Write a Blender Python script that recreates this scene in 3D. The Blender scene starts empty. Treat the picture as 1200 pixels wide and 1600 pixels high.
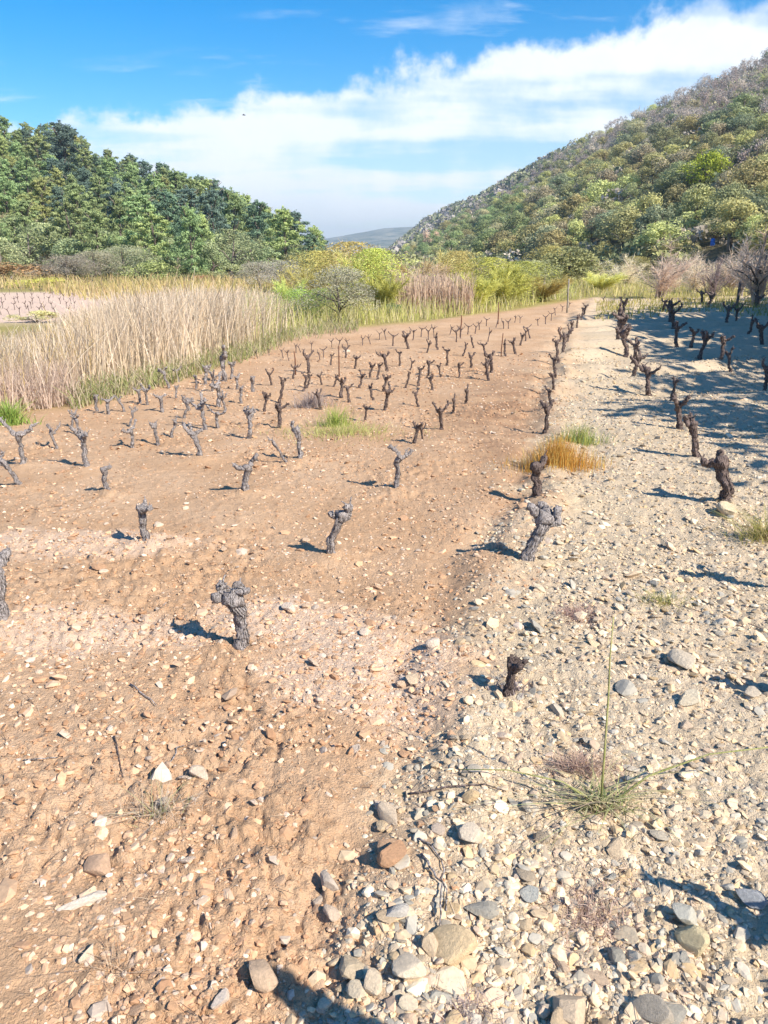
import bpy, math, random
import numpy as np
from mathutils import Vector, Matrix, Euler

R_ = math.radians
sc = bpy.context.scene
COL = sc.collection
# ------------------------------------------------------------------ camera
CAM_H, PITCH, FPX = 1.75, R_(18.4), 1203.0
cam_d = bpy.data.cameras.new('camera'); cam = bpy.data.objects.new('camera', cam_d); COL.objects.link(cam)
cam.location = (0, 0, CAM_H); cam.rotation_euler = (R_(90) - PITCH, 0, 0)
cam_d.sensor_fit = 'HORIZONTAL'; cam_d.sensor_width = 36; cam_d.lens = 36 * FPX / 1200
cam_d.clip_start = 0.05; cam_d.clip_end = 9000
sc.camera = cam
# ------------------------------------------------------------------ sun and sky
SUN_EL = R_(40); SUN_H = Vector((0.80, -0.60, 0)).normalized()
sun_vec = Vector((SUN_H.x * math.cos(SUN_EL), SUN_H.y * math.cos(SUN_EL), math.sin(SUN_EL)))
sd = bpy.data.lights.new('sun', 'SUN'); sun = bpy.data.objects.new('sun', sd); COL.objects.link(sun)
sd.energy = 5.0; sd.angle = R_(0.5); sd.color = (1.0, 0.925, 0.80)
sun.rotation_euler = sun_vec.to_track_quat('Z', 'Y').to_euler(); sun.location = (30, -30, 60)

world = bpy.data.worlds.new('World'); sc.world = world; world.use_nodes = True
nt = world.node_tree; nt.nodes.clear()
def N(tree, kind, **kw):
    n = tree.nodes.new(kind)
    for k, v in kw.items():
        if k == 'inp':
            for a, b in v.items(): n.inputs[a].default_value = b
        else: setattr(n, k, v)
    return n
def math_n(tree, op, a, b=None, c=None, clamp=False):
    n = tree.nodes.new('ShaderNodeMath'); n.operation = op; n.use_clamp = clamp
    for i, v in enumerate((a, b, c)):
        if v is None: continue
        if hasattr(v, 'links') or hasattr(v, 'is_linked'): tree.links.new(v, n.inputs[i])
        else: n.inputs[i].default_value = v
    return n.outputs[0]
def ramp_n(tree, v, lo, hi, o0=0.0, o1=1.0, smooth=True):
    n = tree.nodes.new('ShaderNodeMapRange'); n.interpolation_type = 'SMOOTHSTEP' if smooth else 'LINEAR'
    tree.links.new(v, n.inputs[0])
    for i, q in ((1, lo), (2, hi), (3, o0), (4, o1)): n.inputs[i].default_value = q
    return n.outputs[0]
sky = N(nt, 'ShaderNodeTexSky', sky_type='NISHITA', sun_disc=False, sun_elevation=SUN_EL,
        sun_rotation=math.atan2(SUN_H.x, SUN_H.y), altitude=100, air_density=1.0, dust_density=0.25, ozone_density=3.0)
hs = N(nt, 'ShaderNodeHueSaturation', inp={'Saturation': 1.57, 'Value': 1.55})
nt.links.new(sky.outputs[0], hs.inputs['Color'])
tc = N(nt, 'ShaderNodeTexCoord')
sep = N(nt, 'ShaderNodeSeparateXYZ'); nt.links.new(tc.outputs['Generated'], sep.inputs[0])
X, Y, Z = sep.outputs
zz = math_n(nt, 'ADD', math_n(nt, 'MAXIMUM', Z, 0.0), 0.16)
cx, cy = math_n(nt, 'DIVIDE', X, zz), math_n(nt, 'DIVIDE', Y, zz)
cmb = N(nt, 'ShaderNodeCombineXYZ'); nt.links.new(cx, cmb.inputs[0]); nt.links.new(cy, cmb.inputs[1])
def wnoise(vec, scale, detail, rough, off=0, sx=1, sy=1, dist=0.0):
    mp = N(nt, 'ShaderNodeMapping', inp={'Location': (off, off * .7, 0), 'Scale': (sx, sy, 1)})
    nt.links.new(vec, mp.inputs[0])
    n = N(nt, 'ShaderNodeTexNoise', inp={'Scale': scale, 'Detail': detail, 'Roughness': rough, 'Distortion': dist})
    nt.links.new(mp.outputs[0], n.inputs['Vector']); return n.outputs[0]
n_big = wnoise(cmb.outputs[0], 0.9, 5, 0.55, 3.1)
n_puff = wnoise(tc.outputs['Generated'], 13.0, 6, 0.60, 1.7, 1, 1)
n_soft = wnoise(cmb.outputs[0], 1.6, 4, 0.5, 9.3, 0.55, 1.2)
edge = math_n(nt, 'SUBTRACT', Z, math_n(nt, 'MULTIPLY_ADD', X, 0.165, 0.203))
edge = math_n(nt, 'ADD', edge, math_n(nt, 'MULTIPLY', math_n(nt, 'SUBTRACT', n_puff, 0.5), 0.11))
edge = math_n(nt, 'ADD', edge, math_n(nt, 'MULTIPLY', math_n(nt, 'SUBTRACT', n_big, 0.5), 0.10))
n_fine = wnoise(tc.outputs['Generated'], 34.0, 6, 0.62, 5.2, 1, 1.0)
edge = math_n(nt, 'ADD', edge, math_n(nt, 'MULTIPLY', math_n(nt, 'SUBTRACT', n_fine, 0.5), 0.035))
bank = ramp_n(nt, edge, 0.010, -0.020)
soft = ramp_n(nt, math_n(nt, 'MULTIPLY_ADD', math_n(nt, 'SUBTRACT', n_puff, 0.5), 0.35, n_soft), 0.36, 0.60, 0.30, 1.0)
low = ramp_n(nt, Z, 0.02, 0.12, 0.80, 0.0)
dens = math_n(nt, 'MULTIPLY', bank, math_n(nt, 'MAXIMUM', soft, low))
wisps = math_n(nt, 'MULTIPLY', ramp_n(nt, wnoise(cmb.outputs[0], 3.4, 5, 0.6, 21.0, 0.5, 1.3), 0.54, 0.74), 0.55)
dens = math_n(nt, 'MAXIMUM', dens, math_n(nt, 'MULTIPLY', wisps, ramp_n(nt, edge, 0.075, 0.0)))
dens = math_n(nt, 'MULTIPLY', dens, 0.95, clamp=True)
cl = N(nt, 'ShaderNodeMix', data_type='RGBA'); cl.inputs[6].default_value = (8.4, 9.2, 10.0, 1); cl.inputs[7].default_value = (11.0, 11.0, 11.1, 1)
nt.links.new(n_puff, cl.inputs[0])
mx = N(nt, 'ShaderNodeMix', data_type='RGBA')
nt.links.new(dens, mx.inputs[0]); nt.links.new(hs.outputs[0], mx.inputs[6]); nt.links.new(cl.outputs[2], mx.inputs[7])
bg = N(nt, 'ShaderNodeBackground', inp={'Strength': 0.068}); nt.links.new(mx.outputs[2], bg.inputs[0])
wo = N(nt, 'ShaderNodeOutputWorld'); nt.links.new(bg.outputs[0], wo.inputs[0])
sc.view_settings.view_transform = 'Standard'; sc.view_settings.look = 'None'
sc.view_settings.exposure = 0.85; sc.view_settings.gamma = 1.0; sc.view_settings.use_curve_mapping = False

# ------------------------------------------------------------------ picture <-> place
cP, sP = math.cos(PITCH), math.sin(PITCH)
def ray(px, py):
    u, v = (px - 600) / FPX, (py - 800) / FPX
    return np.array([u, cP - v * sP, -sP - v * cP])
def flat(px, py):                       # where the sight line meets the level field
    d = ray(px, py); t = CAM_H / -d[2]; return float(d[0] * t), float(d[1] * t)
def along(px, dist):                    # a point on the bearing of px (taken at the horizon) at a distance
    d = ray(px, 400); a = math.atan2(d[0], d[1]); return dist * math.sin(a), dist * math.cos(a)
def top_z(x, y, py):                    # height at which the plumb line over x,y crosses picture row py
    v = (py - 800) / FPX; return CAM_H + y * (-sP - v * cP) / (cP - v * sP)
def project(x, y, z):
    f = y * cP - (z - CAM_H) * sP; up = y * sP + (z - CAM_H) * cP
    return 600 + FPX * x / f, 800 - FPX * up / f

# ------------------------------------------------------------------ noise
def _h(i, j, s):
    n = (i.astype(np.int64) * 374761393 + j.astype(np.int64) * 668265263 + s * 974711) & 0xffffffff
    n = ((n ^ (n >> 13)) * 1274126177) & 0xffffffff
    n = ((n ^ (n >> 16)) * 2246822519) & 0xffffffff
    return (n ^ (n >> 15)) / 4294967295.0
def vn(x, y, s=0):
    i, j = np.floor(x), np.floor(y); fx, fy = x - i, y - j
    fx = fx * fx * fx * (fx * (fx * 6 - 15) + 10); fy = fy * fy * fy * (fy * (fy * 6 - 15) + 10)
    a, b, c, d = _h(i, j, s), _h(i + 1, j, s), _h(i, j + 1, s), _h(i + 1, j + 1, s)
    return (a + (b - a) * fx) * (1 - fy) + (c + (d - c) * fx) * fy
def fbm(x, y, f, o, s=0, g=0.5):
    t = 0; a = 1; w = 0
    for k in range(o):
        ca, sa = math.cos(k * 1.1 + s), math.sin(k * 1.1 + s)
        t = t + a * vn((x * ca - y * sa) * f + 17.3 * k, (x * sa + y * ca) * f + 5.1 * k, s + k); w += a; a *= g; f *= 2.03
    return t / w
sstep = lambda a, b, v: (lambda t: t * t * (3 - 2 * t))(np.clip((v - a) / (b - a), 0, 1))

# ------------------------------------------------------------------ terrain
tand = lambda d: math.tan(R_(d))
RA = np.array([-8, -4, -1, 0, 1, 2, 3, 4.4, 8.7, 12, 16.6, 20, 23.7, 30, 40, 60, 95, 130.])
RC = np.array([1100, 1000, 900, 850, 780, 700, 620, 520, 400, 330, 270, 240, 220, 200, 180, 160, 150, 150.])
RE = np.array([-2, -1, -.5, 0.1, 1.0, 1.75, 2.5, 3.2, 5.15, 6.8, 8.8, 10.2, 11.4, 12.6, 13.5, 13.5, 9, 0.])
RF = np.array([500, 400, 300, 250, 230, 200, 170, 140, 95, 80, 66, 60, 56, 52, 50, 50, 50, 50.])
RH = np.maximum(RC * np.tan(np.radians(RE)) + CAM_H - 3.0, 0)
LA = np.array([-130, -90, -40, -30, -24, -20.6, -17, -13, -9, -5, -2.])
LE = np.array([0, 8, 9.4, 8.8, 7.9, 7.4, 5.9, 4.8, 2.9, 1.3, 0.5])
LC, LF = 150.0, 72.0
LH = np.maximum(LC * np.tan(np.radians(LE)) + CAM_H - 5.4, 0)
MA = np.array([-130, -60, -30, -6, -5, -3, -1.8, 0, 3, 8, 30, 60, 130.])
ME = np.array([0, 1.4, 1.6, 0.9, 1.05, 1.35, 1.55, 1.85, 2.0, 2, 1.8, 1.4, 0.])
def hills(x, y):
    x = np.asarray(x, float); y = np.asarray(y, float)
    r = np.hypot(x, y) + 1e-9; az = np.degrees(np.arctan2(x, y))
    und = fbm(x, y, 1 / 45., 3, 5) - 0.5
    t = (r - np.interp(az, RA, RF)) / (np.interp(az, RA, RC) - np.interp(az, RA, RF))
    hr = np.interp(az, RA, RH) * np.where(t < 1, np.clip(t, 0, 1) ** 1.05, 1 - 0.25 * np.clip(t - 1, 0, 2))
    hr = hr + und * 6 * np.clip(t * 3, 0, 1) * np.clip(1.15 - t, 0.0, 1) * np.clip(np.interp(az, RA, RH) / 15, 0, 1)
    t2 = (r - LF) / (LC - LF)
    hl = np.interp(az, LA, LH) * np.where(t2 < 1, np.clip(t2, 0, 1) ** 1.1, 1 - 0.2 * np.clip(t2 - 1, 0, 2.5))
    t3 = np.clip((r - 1150) / 1350., 0, 1)
    hm = np.interp(az, MA, ME); hm = np.tan(np.radians(hm)) * 2500 * t3 ** 1.2
    hm = hm + (fbm(x, y, 1 / 400., 4, 11) - .5) * 38 * t3 * (1 - 0.75 * sstep(2200, 2500, r)) * (hm > 1)
    return np.maximum(np.maximum(hr, hl), np.where(hm > 0, hm, 0))
# the line where brown tilled soil meets pale gravel (seen at these picture points)
BL = np.array([flat(*p) for p in ((610, 1640), (606, 1420), (650, 1240), (715, 1060), (778, 920), (825, 800), (848, 700), (866, 600), (884, 530), (905, 490), (930, 462))])
def gravel_mask(x, y):
    bx = np.interp(y, BL[:, 1], BL[:, 0]) + (fbm(x, y, 3.0, 3, 31) - .5) * 0.9 * np.clip(y / 4, .5, 1)
    w = 0.24 + 0.03 * np.abs(y)
    return sstep(-w, w, x - bx)
PATCH = [(*flat(590, 1040), 0.62, 0.50), (*flat(150, 985), 0.8, 0.30), (*flat(430, 960), 0.5, .3), (*flat(120, 850), .8, .3)]
def patch_mask(x, y):
    m = 0
    for (a, b, rx, ry) in PATCH:
        q = np.sqrt(((x - a) / rx) ** 2 + ((y - b) / ry) ** 2) + (fbm(x, y, 5, 3, 77) - .5) * 0.9
        m = np.maximum(m, 1 - sstep(0.55, 1.1, q))
    return m
FEET = [flat(*p) for p in ((2, 980), (374, 1014), (518, 868), (228, 854), (384, 774), (170, 772), (34, 758), (36, 728), (137, 732), (314, 719), (618, 770), (820, 880), (842, 786), (796, 1090), (1132, 786), (1088, 718), (470, 724))]
def field_fade(x, y): return 1 - sstep(26, 45, np.hypot(x, y))
def ground_z(x, y, fine=True):
    x = np.asarray(x, float); y = np.asarray(y, float)
    z = hills(x, y)
    r = np.hypot(x, y); g = gravel_mask(x, y); ff = field_fade(x, y)
    bx = np.interp(y, BL[:, 1], BL[:, 0]) + (fbm(x, y, 1.1, 2, 43) - .5) * .5
    z = z + (fbm(x, y, 0.55, 3, 2) - .5) * 0.10 * ff
    z = z + ff * (0.035 * np.exp(-((x - bx - .05) / 0.16) ** 2) - 0.034 * np.exp(-((x - bx + 0.22) / 0.13) ** 2)) * (0.3 + 1.2 * fbm(x, y, 2.2, 2, 41))
    # tilled furrows along the rows, strongest in the far part
    ph = (x - 0.36 * y) * 6.0 + 3.0 * fbm(x, y, 0.7, 2, 8)
    z = z + ff * (1 - g) * 0.005 * np.sin(ph)
    for (vx, vy) in FEET:
        z = z + 0.030 * np.exp(-((x - vx) ** 2 + (y - vy) ** 2) / 0.020)
    z = z + ff * g * sstep(6, 14, r) * 0.075 * np.sin((y - .25 * x) * 3.6 + 5 * fbm(x, y, .5, 2, 9))
    if fine:
        near = 1 - sstep(9, 22, r)
        b1 = np.abs(vn(x * 9, y * 9, 51) - .5) * 2; b2 = np.abs(vn(x * 19 + 3, y * 19, 52) - .5) * 2; b3 = vn(x * 41, y * 41, 53); b4 = vn(x * 88, y * 88, 54)
        rough_ = sstep(.42, .68, fbm(x, y, 1.3, 3, 61))
        z = z + near * ((1 - g) * (0.026 * (b1 - .45) * rough_ + 0.017 * (b2 - .4) * rough_ + (0.004 + .014 * rough_) * (b3 - .5) + (.003 + .008 * rough_) * (b4 - .5))
                        + g * (0.016 * (b1 - .4) + 0.010 * (b2 - .4) + 0.008 * (b3 - .5)))
        z = z + near * 0.012 * (fbm(x, y, 28, 2, 71) - .5)
    return z
def gz(x, y): return float(ground_z(np.array([x]), np.array([y]))[0])

# ------------------------------------------------------------------ materials
def newmat(name):
    m = bpy.data.materials.new(name); m.use_nodes = True; t = m.node_tree
    b = t.nodes['Principled BSDF']; b.inputs['Specular IOR Level'].default_value = 0.2; return m, t, b
def attr(t, name): return N(t, 'ShaderNodeAttribute', attribute_name=name)
def mixc(t, f, a, b, bt='MIX'):
    n = N(t, 'ShaderNodeMix', data_type='RGBA', blend_type=bt)
    for i, v in ((0, f), (6, a), (7, b)):
        if hasattr(v, 'is_linked'): t.links.new(v, n.inputs[i])
        else: n.inputs[i].default_value = v if i == 0 or len(v) == 4 else (*v, 1)
    return n.outputs[2]
def tnoise(t, scale, detail=4, rough=.6, vec=None):
    n = N(t, 'ShaderNodeTexNoise', inp={'Scale': scale, 'Detail': detail, 'Roughness': rough})
    if vec is None:
        if not hasattr(t, '_x'): pass
        g = N(t, 'ShaderNodeNewGeometry'); vec = g.outputs['Position']
    t.links.new(vec, n.inputs['Vector']); return n.outputs[0]
def obj_noise(t, scale, detail=4, rough=.6, sc3=(1, 1, 1)):
    tcn = N(t, 'ShaderNodeTexCoord'); mp = N(t, 'ShaderNodeMapping', inp={'Scale': sc3}); t.links.new(tcn.outputs['Object'], mp.inputs[0])
    return tnoise(t, scale, detail, rough, mp.outputs[0])
def bump(t, b, h, strength, dist):
    n = N(t, 'ShaderNodeBump', inp={'Strength': strength, 'Distance': dist}); t.links.new(h, n.inputs['Height']); t.links.new(n.outputs[0], b.inputs['Normal'])

# ground
M_ground, t, b = newmat('ground_soil_and_gravel')
za = attr(t, 'zone'); zs = N(t, 'ShaderNodeSeparateColor'); t.links.new(za.outputs['Color'], zs.inputs[0])
zb = attr(t, 'zone2'); zs2 = N(t, 'ShaderNodeSeparateColor'); t.links.new(zb.outputs['Color'], zs2.inputs[0])
n1 = tnoise(t, 1.1, 5, .6); n2 = tnoise(t, 14, 5, .65); n3 = tnoise(t, 75, 4, .7)
soil = mixc(t, ramp_n(t, n1, .35, .68), (0.50, 0.316, 0.187), (0.575, 0.390, 0.250))
soil = mixc(t, ramp_n(t, n2, .48, .75), soil, (0.43, 0.262, 0.150))
soil = mixc(t, math_n(t, 'MULTIPLY', ramp_n(t, n3, .56, .72), .6), soil, (0.64, 0.47, 0.34))
grav = mixc(t, ramp_n(t, n1, .35, .65), (0.55, 0.43, 0.29), (0.60, 0.475, 0.335))
grav = mixc(t, ramp_n(t, n2, .5, .75), grav, (0.36, 0.29, 0.21))
grav = mixc(t, ramp_n(t, n3, .55, .70), grav, (0.66, 0.58, 0.46))
tl = attr(t, 'tilled'); soil = mixc(t, math_n(t, 'MULTIPLY', tl.outputs['Fac'], ramp_n(t, tnoise(t, 2.2, 4, .6), .35, .6)), soil, (0.285, 0.165, 0.098))
c = mixc(t, zs.outputs[0], soil, grav)
c = mixc(t, math_n(t, 'MULTIPLY', zs.outputs[1], .75), c, mixc(t, n2, (0.72, 0.55, 0.42), (0.60, 0.43, 0.31)))
gg = mixc(t, n2, (0.22, 0.20, 0.06), (0.42, 0.34, 0.14))
c = mixc(t, zs.outputs[2], c, gg)
hc = mixc(t, ramp_n(t, tnoise(t, 0.09, 5, .65), .35, .65), (0.10, 0.10, 0.045), (0.20, 0.16, 0.10))
c = mixc(t, zs2.outputs[0], c, hc)
c = mixc(t, zs2.outputs[1], c, (0.62, 0.46, 0.36))
mtc = mixc(t, ramp_n(t, tnoise(t, 0.02, 8, .75), .4, .6), (0.07, 0.10, 0.06), (0.30, 0.28, 0.21))
c = mixc(t, zs2.outputs[2], c, mtc)
t.links.new(c, b.inputs['Base Color']); b.inputs['Roughness'].default_value = .95; b.inputs['Specular IOR Level'].default_value = .08
bump(t, b, math_n(t, 'ADD', math_n(t, 'MULTIPLY', tnoise(t, 170, 3, .7), .35), math_n(t, 'ADD', math_n(t, 'MULTIPLY', n3, .7), n2)), .9, .022)

def attr_mat(name, rough=.85, bumpscale=None, sat=1.0, transl=0.0, spec=.15, var=.25):
    m, t, b = newmat(name); a = attr(t, 'Col'); col = a.outputs['Color']
    if bumpscale:
        nz = tnoise(t, bumpscale, 5, .65)
        col = mixc(t, 1.0, col, mixc(t, nz, (1 - var,) * 3, (1 + var,) * 3), 'MULTIPLY'); bump(t, b, nz, .5, .006)
    t.links.new(col, b.inputs['Base Color']); b.inputs['Roughness'].default_value = rough; b.inputs['Specular IOR Level'].default_value = spec
    if transl:
        tr = N(t, 'ShaderNodeBsdfTranslucent'); t.links.new(col, tr.inputs[0]); ms = N(t, 'ShaderNodeMixShader', inp={0: transl})
        t.links.new(b.outputs[0], ms.inputs[1]); t.links.new(tr.outputs[0], ms.inputs[2]); t.links.new(ms.outputs[0], t.nodes['Material Output'].inputs[0])
    return m
M_gravel = attr_mat('gravel_stones', .9, 60)
M_strip = attr_mat('grass_blades', .7, None, 1, .30)
# one rock material: colour per object, mineral mottling
M_rock, t, b = newmat('field_stone')
oi = N(t, 'ShaderNodeObjectInfo'); nz = obj_noise(t, 5, 6, .65); nz2 = obj_noise(t, 22, 4, .7)
col = mixc(t, 1.0, oi.outputs['Color'], mixc(t, ramp_n(t, nz, .3, .7), (.94, .91, .86), (1.25, 1.20, 1.12)), 'MULTIPLY')
col = mixc(t, math_n(t, 'MULTIPLY', ramp_n(t, nz2, .58, .75), .5), col, (0.42, 0.27, 0.16))
t.links.new(col, b.inputs['Base Color']); b.inputs['Roughness'].default_value = .88; bump(t, b, math_n(t, 'ADD', nz, nz2), .6, .05)
# foliage: colour per object, per-leaf tone
M_leaf, t, b = newmat('foliage')
oi = N(t, 'ShaderNodeObjectInfo'); ta = attr(t, 'tone')
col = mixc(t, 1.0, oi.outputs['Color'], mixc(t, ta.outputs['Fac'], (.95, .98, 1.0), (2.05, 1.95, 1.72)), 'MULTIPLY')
hsn = N(t, 'ShaderNodeHueSaturation'); t.links.new(col, hsn.inputs['Color'])
t.links.new(math_n(t, 'MULTIPLY_ADD', oi.outputs['Random'], .05, .475), hsn.inputs['Hue'])
t.links.new(math_n(t, 'MULTIPLY_ADD', oi.outputs['Random'], .35, .82), hsn.inputs['Value'])
b.inputs['Roughness'].default_value = .75; t.links.new(hsn.outputs[0], b.inputs['Base Color'])
tr = N(t, 'ShaderNodeBsdfTranslucent'); t.links.new(hsn.outputs[0], tr.inputs[0]); ms = N(t, 'ShaderNodeMixShader', inp={0: .28})
t.links.new(b.outputs[0], ms.inputs[1]); t.links.new(tr.outputs[0], ms.inputs[2]); t.links.new(ms.outputs[0], t.nodes['Material Output'].inputs[0])
# bark
def bark(name, c0, c1, c2, scale, z=.12):
    m, t, b = newmat(name); n1 = obj_noise(t, scale, 6, .7, (1, 1, z)); n2 = obj_noise(t, scale * .22, 3, .6)
    col = mixc(t, ramp_n(t, n1, .36, .64), c0, c1); col = mixc(t, math_n(t, 'MULTIPLY', ramp_n(t, n2, .5, .7), .6), col, c2)
    t.links.new(col, b.inputs['Base Color']); b.inputs['Roughness'].default_value = .95; bump(t, b, n1, .9, .02); return m
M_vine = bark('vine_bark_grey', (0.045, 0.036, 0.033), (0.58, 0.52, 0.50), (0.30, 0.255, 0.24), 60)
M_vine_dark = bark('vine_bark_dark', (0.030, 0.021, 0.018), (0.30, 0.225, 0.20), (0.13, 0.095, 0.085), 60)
M_trunk = bark('tree_bark', (0.07, 0.055, 0.045), (0.24, 0.20, 0.17), (0.14, 0.11, 0.09), 14)
M_post = bark('weathered_post', (0.16, 0.13, 0.10), (0.46, 0.41, 0.34), (0.30, 0.26, 0.21), 40, .06)
M_rod = bark('rusty_rod', (0.10, 0.045, 0.028), (0.24, 0.11, 0.065), (0.15, 0.075, 0.05), 60, .3)
M_blue, t, b = newmat('blue_plastic'); b.inputs['Base Color'].default_value = (0.03, 0.16, 0.62, 1); b.inputs['Roughness'].default_value = .4
M_bird, t, b = newmat('dark_feathers'); b.inputs['Base Color'].default_value = (0.03, 0.03, 0.035, 1)
M_white, t, b = newmat('white_plaster'); b.inputs['Base Color'].default_value = (.8, .78, .74, 1)
M_tile, t, b = newmat('roof_tile'); b.inputs['Base Color'].default_value = (.42, .17, .1, 1)

# ------------------------------------------------------------------ mesh helpers
def mesh_np(name, V, F, mats, smooth=False, point_attrs=None):
    V = np.asarray(V, np.float32); F = np.asarray(F, np.int32); k = F.shape[1]
    me = bpy.data.meshes.new(name); me.vertices.add(len(V)); me.vertices.foreach_set('co', V.ravel())
    me.loops.add(F.size); me.loops.foreach_set('vertex_index', F.ravel())
    me.polygons.add(len(F)); me.polygons.foreach_set('loop_start', np.arange(0, F.size, k, dtype=np.int32))
    me.polygons.foreach_set('loop_total', np.full(len(F), k, np.int32))
    me.polygons.foreach_set('use_smooth', np.full(len(F), bool(smooth)))
    for (an, kind, data) in point_attrs or ():
        a = me.attributes.new(an, kind, 'POINT')
        if kind == 'FLOAT_COLOR':
            d = np.ones((len(V), 4), np.float32); d[:, :3] = data; a.data.foreach_set('color', d.ravel())
        else: a.data.foreach_set('value', np.asarray(data, np.float32))
    for m in (mats if isinstance(mats, (list, tuple)) else [mats]): me.materials.append(m)
    me.update(); me.validate(); return me
def put(name, me, parent=None, loc=(0, 0, 0), rot=(0, 0, 0), scale=(1, 1, 1), color=None):
    o = bpy.data.objects.new(name, me); COL.objects.link(o); o.parent = parent
    o.location = loc; o.rotation_euler = rot; o.scale = scale
    if color is not None: o.color = (*color, 1)
    return o
def tag(o, label=None, cat=None, group=None, kind=None):
    for k, v in (('label', label), ('category', cat), ('group', group), ('kind', kind)):
        if v: o[k] = v
    return o
def empty(name, loc, rz=0, scale=(1, 1, 1)):
    o = bpy.data.objects.new(name, None); COL.objects.link(o); o.location = loc; o.rotation_euler = (0, 0, rz); o.scale = scale
    o.empty_display_size = .1; return o
def tube(path, rad, seg=8, rough=0.0, rng=None, cap=True, ridges=0, twist=1.0):
    P = np.asarray(path, float); n = len(P); rad = np.asarray(rad, float)
    T = np.gradient(P, axis=0); T /= np.linalg.norm(T, axis=1)[:, None] + 1e-9
    ref = np.array([1, 0, 0.]) if abs(T[0][0]) < .8 else np.array([0, 1, 0.])
    V = []
    ph = rng.random() * 6 if rng is not None else 0
    A = ref - T[0] * ref.dot(T[0]); A /= np.linalg.norm(A)
    for i in range(n):
        A = A - T[i] * A.dot(T[i]); A /= np.linalg.norm(A) + 1e-9; B = np.cross(T[i], A)
        for k in range(seg):
            a = 2 * math.pi * k / seg; r = rad[i]
            if ridges: r *= 1 + ridges * (math.sin(3 * a + ph + twist * i * .35) * .6 + math.sin(5 * a + 2 * ph - twist * i * .2) * .5)
            if rough and rng is not None: r *= 1 + rough * (rng.random() - .5) * 2
            V.append(P[i] + r * (math.cos(a) * A + math.sin(a) * B))
    F = []
    for i in range(n - 1):
        for k in range(seg):
            F.append((i * seg + k, i * seg + (k + 1) % seg, (i + 1) * seg + (k + 1) % seg, (i + 1) * seg + k))
    if cap:
        for i, q in ((0, P[0]), (n - 1, P[-1] + T[-1] * rad[-1] * .35)):
            c = len(V); V.append(q)
            for k in range(seg):
                f = (i * seg + (k + 1) % seg, i * seg + k, c, c) if i == 0 else (i * seg + k, i * seg + (k + 1) % seg, c, c)
                F.append(f)
    return np.array(V), F
def tri_quads(F):                     # quads with a doubled corner become clean triangles
    out = []
    for f in F:
        if f[2] == f[3]: out.append(f[:3])
        else: out.append((f[0], f[1], f[2])); out.append((f[0], f[2], f[3]))
    return np.array(out)
def join(parts):
    V, F, o = [], [], 0
    for v, f in parts:
        V.append(v); F.append(tri_quads(f) + o); o += len(v)
    return np.vstack(V), np.vstack(F)

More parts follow.
